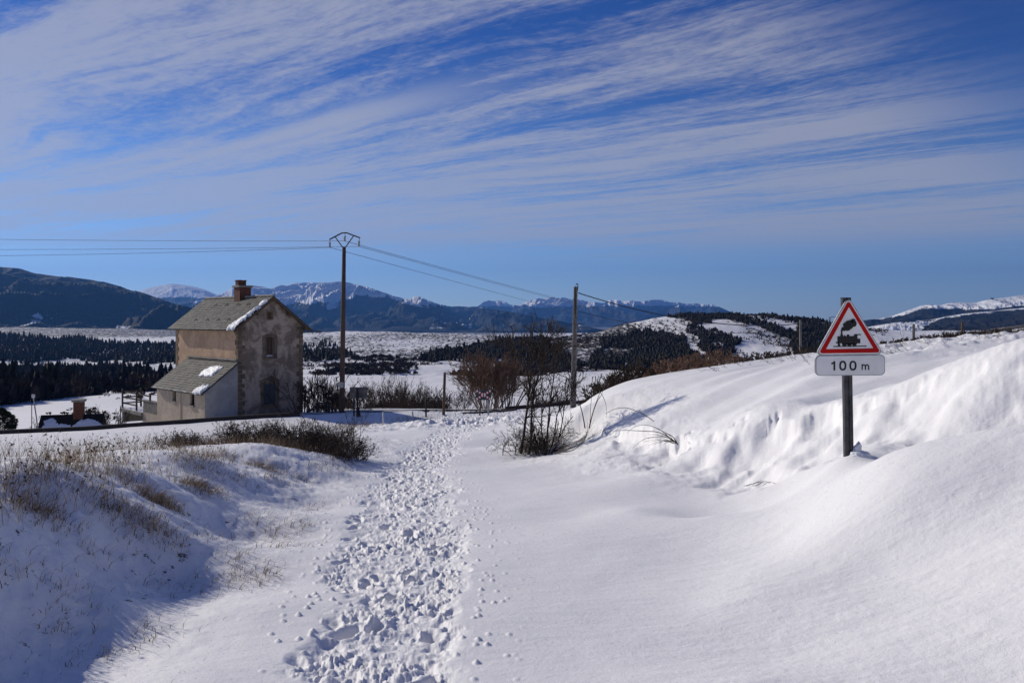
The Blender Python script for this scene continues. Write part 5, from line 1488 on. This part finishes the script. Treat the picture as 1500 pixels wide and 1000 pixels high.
hedge('hedge', 770, 850, 84, .9, 380, 64, 'low brown hedge behind the near leafless trees')
hedge('hedge', 850, 965, 31, .70, 230, 65, 'brown scrub hedge showing over the left end of the snow bank', m='twig', depth=2)
hedge('hedge', 930, 1085, 30, .55, 230, 66, 'reddish brown scrub line behind the crown of the snow bank', m='bark_brown', depth=2)
hedge('hedge', 1050, 1195, 31, .30, 170, 67, 'sparse low scrub behind the bank left of the warning sign', m='twig', depth=2.5)
hedge('hedge', 1285, 1420, 31, .22, 380, 69, 'thin dark weeds along the crest right of the warning sign', m='twig', depth=4)
hedge('hedge', 1395, 1500, 75, .8, 260, 70, 'dark scrub on the stony knoll at the right edge', m='bark', depth=8)
small_bush(71, 'small leafless bush just right of the sunken hut', m='bark', L_=2.0, k=18, spread=.8, R_=.7, loc=atg(162, 62), group='bushes beside the sunken hut', kk=(5, 4))
small_bush(72, 'small wiry bush left of the sunken hut', m='twig', L_=1.4, k=12, spread=.8, R_=.5, loc=atg(45, 58), group='bushes beside the sunken hut', kk=(4, 3))
small_bush(73, 'small leafless bush between the hut and the terrace', m='twig', L_=1.5, k=12, spread=.8, R_=.5, loc=atg(146, 64), group='bushes beside the sunken hut', kk=(4, 3))

# dark evergreen at the left edge, close to the railway
r = np.random.default_rng(77)
ev = thing('evergreen_bush', tuple(atg(-2, 50, -.4)), 0, 'dark evergreen bush cut by the left edge beside the railway', 'bush')
K = 5200; an = r.uniform(0, 2 * pi, K); zz = r.uniform(.0, 1, K); rr_ = .95 * (1 - zz ** 2.0) ** .5 * r.uniform(.45, 1.0, K) ** .5 * (1 + .25 * np.sin(an * 3 + zz * 9))
c0 = np.stack([np.cos(an) * rr_, np.sin(an) * rr_, zz * 2.1 + .1], 1); dd = unit(np.stack([np.cos(an), np.sin(an), r.normal(.5, .5, K)], 1)); sd = unit(np.cross(dd, r.normal(0, 1, (K, 3))))
V = np.stack([c0, c0 + dd * .08 + sd * .035, c0 + dd * .17, c0 + dd * .08 - sd * .035], 1).reshape(-1, 3)
link('foliage', mesh_np('foliage', V, np.arange(K * 4).reshape(K, 4)), M['conifer_near'], ev)
MB().tube([(0, 0, -.3), (.02, 0, 1.6)], [.08, .03], 8).build('trunk', M['bark'], ev)

# near clump in the road's edge: forked little tree, thin uprights and a tangle at the foot
nb = atg(768, 22.5)
def P2(px, py, Y=22.5): return at(px, py, Y) - nb
r = np.random.default_rng(81)
def path_stem(pts, rad0, rad1, n=5):
    pts = np.array(pts); d_ = np.r_[0, np.cumsum(np.linalg.norm(np.diff(pts, axis=0), axis=1))]; t_ = np.linspace(0, d_[-1], n)
    return np.stack([np.interp(t_, d_, pts[:, k]) for k in range(3)], 1), np.linspace(rad0, rad1, n)
def tree_from_paths(name, loc, r, paths, levels, label, m1='bark', m2='twig', group=None, cat='tree', n=7):
    pt = []; rd = []
    for pts, r0, r1 in paths:
        a, b = path_stem(pts, r0, r1, n); pt.append(a); rd.append(b)
    PT, RD = np.array(pt), np.array(rd); PT[:, 1:-1] += r.normal(0, .012, PT[:, 1:-1].shape)
    t_ = thing(name, tuple(loc), 0, label, cat, group)
    V, Fq = tubes_np(PT, RD, 7); link('trunk', mesh_np('trunk', V, Fq, None, True), M[m1], t_)
    parts = []; pts, rads = PT, RD
    for L in levels:
        K = len(pts); k = L['k']; nn = pts.shape[1]
        t2 = r.uniform(L.get('t0', .3), 1, (K, k)) * (nn - 1.001); i = np.floor(t2).astype(int); f = (t2 - i)[..., None]; idx = np.arange(K)[:, None]
        p0, p1 = pts[idx, i], pts[idx, i + 1]; start = p0 * (1 - f) + p1 * f; tn = unit(p1 - p0); rnd = unit(r.normal(0, 1, (K, k, 3))); perp = unit(rnd - tn * (rnd * tn).sum(-1, keepdims=True))
        sp = L['spread'] * r.uniform(.6, 1.3, (K, k, 1)); dn = unit(tn * np.cos(sp) + perp * np.sin(sp) + np.array([0, 0, L.get('up', 0)]))
        ln = (L['len'] * r.uniform(.45, 1.2, (K, k))).ravel()
        q_, _ = polyl(start.reshape(-1, 3), dn.reshape(-1, 3), ln, 6, r, L.get('wig', .12), L.get('g', .02))
        rads = np.maximum((rads[idx, i] * L['rr']).ravel()[:, None] * np.linspace(1, .4, 6)[None], L['rmin']); pts = q_; parts.append(tubes_np(pts, rads, 4 if len(parts) == 0 else 3))
    V, Fq = merge(parts); link('branches', mesh_np('branches', V, Fq, None, True), M[m2], t_); return t_
tree_from_paths('bare_tree', nb, r, [
    ([P2(763, 664), P2(768, 630), P2(771, 600), P2(776, 572), P2(772, 545), P2(765, 520)], .040, .014),
    ([P2(775, 664, 22.2), P2(779, 625, 22.2), P2(780, 590, 22.3), P2(783, 568), P2(791, 548), P2(793, 520)], .038, .014),
    ([P2(776, 572), P2(778, 540), P2(776, 510), P2(771, 488)], .022, .008), ([P2(791, 548), P2(797, 525), P2(800, 500), P2(799, 482)], .02, .007),
    ([P2(772, 545), P2(760, 528), P2(748, 512), P2(738, 500)], .014, .005), ([P2(783, 568), P2(795, 548), P2(812, 530), P2(822, 512)], .013, .005)],
    [dict(k=9, len=.62, spread=.8, rr=.6, up=.2, rmin=.010, t0=.32, wig=.2), dict(k=5, len=.38, spread=.7, rr=.7, up=.12, rmin=.007, wig=.2), dict(k=3, len=.2, spread=.7, rr=.7, up=.1, rmin=.0048)],
    'taller forked leafless tree with twin trunks, left half of the near thicket')
r = np.random.default_rng(82)
tree_from_paths('bare_tree', nb, r, [
    ([P2(800, 668, 22.0), P2(800, 640, 22), P2(805, 610, 22), P2(808, 580, 22), P2(810, 550, 22), P2(812, 520, 22)], .030, .006),
    ([P2(802, 668, 22.1), P2(812, 645, 22), P2(815, 615, 22), P2(822, 585, 22), P2(830, 575, 22), P2(842, 560, 22)], .022, .005),
    ([P2(798, 668, 22.0), P2(794, 640, 22), P2(792, 610, 22), P2(796, 585, 22), P2(792, 560, 22), P2(791, 530, 22)], .022, .005),
    ([P2(806, 668, 21.9), P2(818, 650, 22), P2(824, 625, 22), P2(825, 600, 22), P2(834, 580, 22)], .024, .005),
    ([P2(797, 667, 22.3), P2(786, 650, 22.3), P2(780, 630, 22.3), P2(784, 600, 22.3), P2(778, 575, 22.3)], .018, .004)],
    [dict(k=10, len=.60, spread=.65, rr=.7, up=.2, rmin=.009, t0=.2), dict(k=5, len=.32, spread=.7, rr=.7, up=.1, rmin=.0062, wig=.2), dict(k=2, len=.16, spread=.7, rr=.8, up=0, rmin=.0035)],
    'cluster of slim leafless stems springing from one snowy root, right half of the near thicket')
# the dark tangle at the foot
r = np.random.default_rng(83)
K = 85; st = np.stack([r.normal(.28, .32, K), r.normal(0, .25, K), np.full(K, -.05)], 1); dr = unit(np.stack([r.normal(0, .6, K), r.normal(0, .5, K), np.ones(K)], 1))
lv = grow(r, (st, dr, r.uniform(.35, .95, K), np.full(K, .0085), .22, -.02), [dict(k=6, ratio=.5, spread=.8, rr=.7, up=0, rmin=.004, wig=.25), dict(k=4, ratio=.6, spread=.8, rr=.8, up=-.1, rmin=.0035, wig=.25)], 5)
V, Fq = merge([tubes_np(p, q_, 3) for p, q_ in lv])
o = link('bramble_tangle', mesh_np('bramble_tangle', V, Fq), M['bramble'], None, tuple(nb)); tag(o, 'dense dark bramble tangle at the foot of the near leafless trees', 'bush')
# snow-bowed twigs sweeping from the clump up the bank
r = np.random.default_rng(84); mb = []
def sway(pts, rad0, rad1, n=14):
    a, b = path_stem(pts, rad0, rad1, len(pts)); t0 = np.linspace(0, 1, len(pts)); t1 = np.linspace(0, 1, n)
    P_ = np.array(pts); out = np.zeros((n, 3))
    for k in range(n):   # Catmull-Rom through the points
        s_ = t1[k] * (len(pts) - 1); i = min(int(s_), len(pts) - 2); f = s_ - i; g = lambda q_: P_[min(max(q_, 0), len(pts) - 1)]
        p0, p1, p2, p3 = g(i - 1), g(i), g(i + 1), g(i + 2)
        out[k] = .5 * (2 * p1 + (p2 - p0) * f + (2 * p0 - 5 * p1 + 4 * p2 - p3) * f * f + (3 * p1 - p0 - 3 * p2 + p3) * f ** 3)
    return out, np.linspace(rad0, rad1, n)
def G(px, Y, h): p = atg(px, Y, h); return p
ST = []
for k in range(11):
    o_ = r.normal(0, 1); ya = 21.8 + r.normal(0, .3)
    top_x = 868 + r.uniform(-28, 28); hh = .04 + abs(r.normal(0, .05))
    ST.append(sway([G(808 + r.uniform(-3, 5), 21.9, .05), G(824 + o_, 21.2 + .3 * o_, hh + .02), G(842 + 2 * o_, 20.6 + .4 * o_, hh + .04), G(858 + 2 * o_, 20.4 + .5 * o_, .16 + hh), G(top_x, 20.6 + .6 * o_, .28 + hh * 2)], .0075, .003))
V, Fq = tubes_np(np.array([a for a, b in ST]), np.array([b for a, b in ST]), 4)
o = link('bowed_twigs', mesh_np('bowed_twigs', V, Fq, None, True), M['twig'], None); tag(o, 'thin dark twigs bowed over the snow, sweeping right from the near thicket', 'twigs')
# branches reaching left out of the bank (root at about 993,650)
rx_ = atg(992, 15.6, -.02)
def P5(px, py, Y=15.6): return at(px, py, Y) - rx_
arcs = [([P5(993, 650), P5(984, 643), P5(965, 633), P5(940, 631), P5(912, 630), P5(897, 632)], .011, .003), ([P5(991, 649), P5(980, 640), P5(965, 628), P5(945, 622), P5(930, 625), P5(918, 634)], .008, .002),
        ([P5(990, 648), P5(975, 640), P5(955, 640), P5(940, 645), P5(926, 657)], .007, .002), ([P5(988, 647), P5(978, 635), P5(960, 627)], .006, .002),
        ([P5(985, 644), P5(968, 638), P5(950, 636)], .006, .002), ([P5(993, 651), P5(987, 641), P5(980, 636), P5(972, 634)], .012, .004)]
for k in range(9):
    e_ = (r.uniform(935, 980), r.uniform(632, 652)); arcs.append(([P5(989 + r.uniform(-4, 3), 648 + r.uniform(-3, 2)), P5((989 + e_[0]) / 2 + r.uniform(-3, 3), (648 + e_[1]) / 2 - 4), P5(*e_)], .005, .0018))
ST = [sway(*a) for a in arcs]
t_ = tag(link('bent_branch', mesh_np('bent_branch', *tubes_np(np.array([a for a, b in ST]), np.array([b for a, b in ST]), 5), None, True), M['bark'], None, tuple(rx_)), 'dark branch lying out of the bank with its twigs fanned to the left', 'branch')
rx_ = atg(962, 16.2)
def P6(px, py): return at(px, py, 16.2) - rx_
ST = [sway([P6(958, 617), P6(945, 608), P6(930, 601), P6(916, 597), P6(900, 599), P6(887, 606)], .008, .004)]
tag(link('bent_branch', mesh_np('bent_branch', *tubes_np(np.array([a for a, b in ST]), np.array([b for a, b in ST]), 6), None, True), M['bark'], None, tuple(rx_)), 'single arched stem looping out of the snow bank above the fanned twigs', 'branch')
# leaning forked saplings at the end of the bank
for px_, Y_, paths, lb in ((858, 21.0, [[(857, 627), (853, 605), (846, 582), (841, 570)], [(846, 582), (838, 570), (826, 560), (812, 552)], [(846, 583), (855, 575), (868, 563), (876, 552)], [(841, 570), (834, 560), (826, 545)]], 'leaning forked sapling at the left end of the bank, under the concrete pole'),
                           (864, 20.6, [[(863, 627), (868, 606), (874, 588), (879, 574)], [(864, 626), (865, 600), (867, 572), (866, 560)], [(879, 574), (884, 582), (888, 595), (889, 612)], [(874, 588), (880, 580), (884, 570)], [(868, 606), (874, 590), (879, 580)]], 'thin upright stem with a drooping tip, just right of the leaning sapling')):
    bq = atg(px_, Y_)
    ST = [sway([at(x_, y_, Y_ + .0) - bq for x_, y_ in p_], .016 if i == 0 else .008, .006 if i == 0 else .003) for i, p_ in enumerate(paths)]
    V, Fq = tubes_np(np.array([a for a, b in ST]), np.array([b for a, b in ST]), 5)
    tag(link('sapling', mesh_np('sapling', V, Fq, None, True), M['bark'], None, tuple(bq)), lb, 'sapling')
# dead twig lying in the hollow before the sign
bq = atg(1115, 11.6, .02); ST = []
for k in range(6):
    x0_, x1_ = r.uniform(-.25, .1), r.uniform(-.05, .30); ST.append(sway([np.array([x0_, 0, .02]), np.array([(x0_ + x1_) / 2, r.normal(0, .05), .05 + r.uniform(0, .05)]), np.array([x1_, r.normal(0, .1), .03 + r.uniform(0, .06)])], .0032, .0014, 8))
tag(link('dead_twig', mesh_np('dead_twig', *tubes_np(np.array([a for a, b in ST]), np.array([b for a, b in ST]), 4)), M['twig'], None, tuple(bq)), 'small dead twig lying in the hollow left of the warning sign', 'twigs')
# twigs scattered over the crown of the bank
K = 150; px_ = r.uniform(1040, 1480, K); Y_ = np.where(px_ < 1180, r.uniform(23, 27, K), r.uniform(19, 26, K)); x_ = (px_ - 750) / F * Y_; z_ = ground_z(x_, Y_)
lv = grow(r, (np.stack([x_, Y_, z_ - .02], 1), unit(np.stack([r.normal(-.6, .7, K), r.normal(0, .5, K), np.full(K, .5)], 1)), r.uniform(.1, .42, K), np.full(K, .005), .15, -.06), [dict(k=4, ratio=.6, spread=.6, rr=.7, rmin=.003)], 4)
V, Fq = merge([tubes_np(p, q_, 3) for p, q_ in lv]); o = link('bank_twigs', mesh_np('bank_twigs', V, Fq), M['twig']); o['kind'] = 'stuff'; o['label'] = 'sparse dead twigs poking through the crown of the snow bank'

# ------------------------------------------------------------------ the thicket and the dry grass of the left bank
def thicket(px, Y, w_, H_, n, seed, label, leaf=.25):
    r = np.random.default_rng(seed); bq = atg(px, Y)
    x = r.normal(0, w_ * .42, n).clip(-w_, w_); y = r.normal(0, .45, n); z = ground_z(x + bq[0], y + bq[1]) - bq[2]
    env = np.clip(1.1 - (np.abs(x) / w_) ** 2 * .6, .3, 1.1)
    st = np.stack([x, y, z - .04], 1); dr = unit(np.stack([r.normal(0, .6, n), r.normal(0, .5, n), np.ones(n)], 1))
    lv = grow(r, (st, dr, H_ * env * r.uniform(.5, 1.05, n), np.full(n, .006), .2, -.015), [dict(k=6, ratio=.45, spread=.8, rr=.7, up=.05, rmin=.0035, wig=.2), dict(k=4, ratio=.5, spread=.8, rr=.8, rmin=.003, wig=.2)], 4)
    t_ = thing('bramble_thicket', tuple(bq), 0, label, 'thicket', 'bramble thickets on the left bank')
    V, Fq = merge([tubes_np(p, q_, 3) for p, q_ in lv]); link('stems', mesh_np('stems', V, Fq), M['bramble'], t_)
    pts = lv[-1][0][:, 2:].reshape(-1, 3); sel = pts[r.random(len(pts)) < leaf]; K = len(sel)
    d1 = unit(r.normal(0, 1, (K, 3))) * r.uniform(.010, .024, (K, 1)); d2 = unit(np.cross(d1, r.normal(0, 1, (K, 3)))) * .010
    V = np.stack([sel - d1, sel + d2, sel + d1, sel - d2], 1).reshape(-1, 3)
    link('dead_leaves', mesh_np('dead_leaves', V, np.arange(K * 4).reshape(K, 4)), M['bramble_leaf'], t_); return t_
thicket(352, 20.0, .75, .62, 85, 91, 'leftmost bramble thicket on the bank, below the lean-to')
thicket(395, 20.3, .8, .66, 95, 92, 'bramble thicket on the bank in front of the house gable')
thicket(440, 20.3, .75, .72, 105, 93, 'bramble thicket on the bank below the right corner of the house')
thicket(482, 20.0, .7, .75, 115, 94, 'densest bramble thicket near the right end of the bank')
thicket(508, 19.4, .45, .60, 70, 95, 'last bramble thicket spilling over the right end of the bank')
thicket(268, 18.0, .45, .36, 60, 96, 'small low bramble clump left of the main thickets', .15)
r = np.random.default_rng(97)
bq = atg(520, 21)
tree_from_paths('bare_shrub', bq, r, [([at(x_, y_, 21) - bq for x_, y_ in ((521, 668), (518, 640), (520, 615), (517, 588))], .012, .004), ([at(x_, y_, 21) - bq for x_, y_ in ((522, 668), (526, 645), (530, 625), (537, 608))], .010, .003), ([at(x_, y_, 21) - bq for x_, y_ in ((519, 668), (512, 640), (510, 620), (506, 602))], .010, .003)],
    [dict(k=9, len=.30, spread=.7, rr=.6, up=.15, rmin=.0035), dict(k=4, len=.16, spread=.7, rr=.7, rmin=.003)], 'taller thin leafless shrub rising at the right end of the bank', cat='shrub')


def blades(r, X, Y, L_, lean, w_, n=4, bow=.5, leandir=None):
    K = len(X); z = ground_z(X, Y); an = r.uniform(0, 2 * pi, K)
    dv = np.stack([np.cos(an), np.sin(an)], 1) * (lean * r.uniform(.2, 1.3, K))[:, None]
    if leandir is not None: dv += np.array(leandir)
    P_ = np.zeros((K, n, 3))
    for k in range(n):
        t_ = k / (n - 1); P_[:, k, 0] = X + dv[:, 0] * L_ * t_ ** (1 + bow); P_[:, k, 1] = Y + dv[:, 1] * L_ * t_ ** (1 + bow); P_[:, k, 2] = z - .02 + L_ * (t_ - .35 * bow * t_ ** 2)
    wd = w_ * np.linspace(1, .25, n)[None] * np.ones((K, 1)); s_ = np.stack([-np.sin(an + 1), np.cos(an + 1), np.zeros(K)], 1)[:, None] * wd[..., None]
    V = np.stack([P_ - s_, P_ + s_], 2).reshape(-1, 3)
    b_ = (np.arange(K) * n * 2)[:, None] + (np.arange(n - 1) * 2)[None]; b_ = b_[..., None]
    return V, (b_ + np.array([0, 1, 3, 2])).reshape(-1, 4), P_[:, -1]
def crest_x(Y): return np.interp(Y, [5.4, 6.7, 8, 10.2, 13, 17, 21], [-3.9, -4.0, -4.16, -4.5, -4.7, -4.76, -4.0])
r = np.random.default_rng(101)
# standing stems on the field edge behind the crest
K = 19000; Y_ = np.exp(r.uniform(math.log(6), math.log(27), K)); X_ = crest_x(Y_) - r.gamma(1.6, 1.4, K) * (Y_ / 10) ** .7 + .25
kp = (r.random(K) < np.clip(.30 + 1.3 * fbm(X_ * .7, Y_ * .5, 501, 3), .03, 1)) & (X_ / Y_ > -.80); X_, Y_ = X_[kp], Y_[kp]
L_ = r.uniform(.08, .36, len(X_)) * np.where(r.random(len(X_)) < .12, 1.5, 1)
V, Fq, tips = blades(r, X_, Y_, L_, .42, .0014 + .00022 * Y_[:, None] * 1.0 if False else .0030)
o = link('dry_grass', mesh_np('dry_grass', V, Fq), M['straw']); o['kind'] = 'stuff'; o['label'] = 'pale dry grass stems standing in snow along the top of the left bank'
# dark seed heads and weeds among them
sel = tips[r.random(len(tips)) < .16]; K = len(sel); parts = []
d1 = unit(r.normal(0, 1, (K, 6, 3))) * r.uniform(.006, .022, (K, 6, 1)); d2 = unit(np.cross(d1, r.normal(0, 1, (K, 6, 3)))) * .006; c_ = sel[:, None] + d1 * .5
V = np.stack([c_ - d1, c_ + d2, c_ + d1, c_ - d2], 2).reshape(-1, 3); Fq = np.arange(K * 6 * 4).reshape(-1, 4)
o = link('seed_heads', mesh_np('seed_heads', V, Fq), M['straw_dark']); o['kind'] = 'stuff'; o['label'] = 'dark seed heads on the dry stems of the left bank'
# tufts combed down the face of the bank
tufts = [(170, 745, 60), (215, 765, 70), (230, 735, 80), (60, 750, 70), (290, 712, 60), (385, 685, 50), (400, 700, 40), (345, 700, 40), (250, 790, 50), (130, 800, 30), (20, 720, 50), (130, 720, 50), (440, 700, 40), (470, 685, 40), (100, 870, 30), (250, 860, 25),
         (370, 760, 45), (430, 770, 50), (400, 785, 40), (350, 820, 45), (380, 845, 50), (330, 850, 40), (420, 800, 30), (310, 790, 30), (90, 920, 25), (150, 960, 20), (220, 930, 20), (180, 700, 60), (300, 690, 50), (455, 745, 25), (10, 830, 30), (60, 690, 60), (120, 690, 60), (330, 668, 60), (300, 672, 60), (270, 672, 60)]
Xs, Ys, Ls, Wd = [], [], [], []
gth = np.arctan((np.arange(-20, 580, 10) - 750) / F); grow_ = {}
for (px_, py_, n) in tufts:      # find where that sight line meets the ground
    yy = np.exp(np.linspace(math.log(2.6), math.log(26), 500)); xx = (px_ - 750) / F * yy; z_ = ground_z(xx, yy); pyy = HOR - F * (z_ - EYE) / yy
    hit = np.argmax(pyy <= py_); x0_, y0_ = xx[hit], yy[hit]; s_ = .035 * y0_ ** .6
    n = int(n * (2.6 if py_ < 745 else 1.3) * (3.2 if (px_, py_) in ((170, 745), (215, 765), (230, 735), (60, 750), (290, 712), (385, 685)) else 1))
    Xs.append(x0_ + r.normal(0, s_ * 1.0, n)); Ys.append(y0_ + r.normal(0, s_ * 1.5, n)); Ls.append(r.uniform(.05, .24, n)); Wd.append(np.full(n, 0))
X_, Y_, L_ = np.concatenate(Xs), np.concatenate(Ys), np.concatenate(Ls)
V, Fq, tips = blades(r, X_, Y_, L_ * 1.1, .55, .0026, bow=1.0, leandir=(.75, -.55))
half = len(V) // 2
o = link('grass_tufts', mesh_np('grass_tufts', V, Fq), M['straw']); o['kind'] = 'stuff'; o['label'] = 'brown grass tufts combed down the shaded face of the left bank'
j_ = np.repeat(np.arange(len(X_)), 1); X2, Y2 = X_ + r.normal(0, .02, len(X_)), Y_ + r.normal(0, .02, len(X_))
k3 = r.random(len(X2)) < .45; X2, Y2, L_ = X2[k3], Y2[k3], L_[k3]
V, Fq, tips = blades(r, X2, Y2, L_ * .75, .8, .0035, bow=1.0, leandir=(.5, -.4))
o = link('grass_tufts', mesh_np('grass_tufts', V, Fq), M['straw_dark']); o['kind'] = 'stuff'; o['label'] = 'dark dead leaves at the roots of the grass tufts on the left bank'
# short scattered blades over the bank, its foot and the field
K = 15000; Y_ = np.exp(r.uniform(math.log(3), math.log(30), K)); X_ = np.where(r.random(K) < .6, crest_x(Y_) + r.uniform(-.4, 2.0, K), crest_x(Y_) - r.uniform(0, 1, K) * Y_ * .8)
kp = (r.random(K) < np.clip(.16 + 1.1 * fbm(X_ * 1.2, Y_ * 1.0, 503, 3), .02, 1)) & (X_ < road_x(Y_) - 1.0) & (X_ / Y_ > -.85); X_, Y_ = X_[kp], Y_[kp]
V, Fq, tips = blades(r, X_, Y_, r.uniform(.015, .10, len(X_)), .7, .0018, bow=.8, leandir=(.2, -.1))
o = link('grass_blades', mesh_np('grass_blades', V, Fq), M['straw_dark']); o['kind'] = 'stuff'; o['label'] = 'short dark grass blades poking through the snow of the left bank'
# brown grass matted under and beside the thickets
K = 5200; Y_ = r.normal(19.6, .75, K); X_ = (r.uniform(255, 515, K) - 750) / F * Y_
kp = r.random(K) < np.clip(.5 + 1.2 * fbm(X_ * 1.5, Y_ * 1.5, 505, 3), .05, 1); X_, Y_ = X_[kp], Y_[kp]
V, Fq, tips = blades(r, X_, Y_, r.uniform(.10, .38, len(X_)), .55, .004, bow=.7, leandir=(.15, -.2))
o = link('dry_grass', mesh_np('dry_grass', V, Fq), M['thicket_grass']); o['kind'] = 'stuff'; o['label'] = 'reddish brown grass matted under the bramble thickets'
# tufts round the level crossing hump
K = 700; X_ = np.concatenate([r.normal(-8.4, .8, 350), r.normal(-6.0, .8, 350)]); Y_ = np.concatenate([r.normal(46, 1.5, 350), r.normal(52, 1.2, 350)])
V, Fq, tips = blades(r, X_, Y_, r.uniform(.1, .35, K), .4, .008); o = link('dry_grass', mesh_np('dry_grass', V, Fq), M['straw']); o['kind'] = 'stuff'; o['label'] = 'straw-coloured grass on the hump by the level crossing'

# ------------------------------------------------------------------ the air
hb_ = MB().box(-16000, 16000, -3000, 20500, -130, 1250)
hz_o = hb_.build('haze', None); hz_o['kind'] = 'stuff'
hm = bpy.data.materials.new('haze'); hm.use_nodes = True; t = NT(hm.node_tree); t.n.clear()
pv_ = t.new('ShaderNodeVolumePrincipled'); pv_.inputs['Color'].default_value = (.13, .37, 1.0, 1); pv_.inputs['Density'].default_value = HAZE = 5.6e-5; pv_.inputs['Anisotropy'].default_value = .3
t.l.new(pv_.outputs[0], t.new('ShaderNodeOutputMaterial').inputs['Volume']); hz_o.data.materials.append(hm)
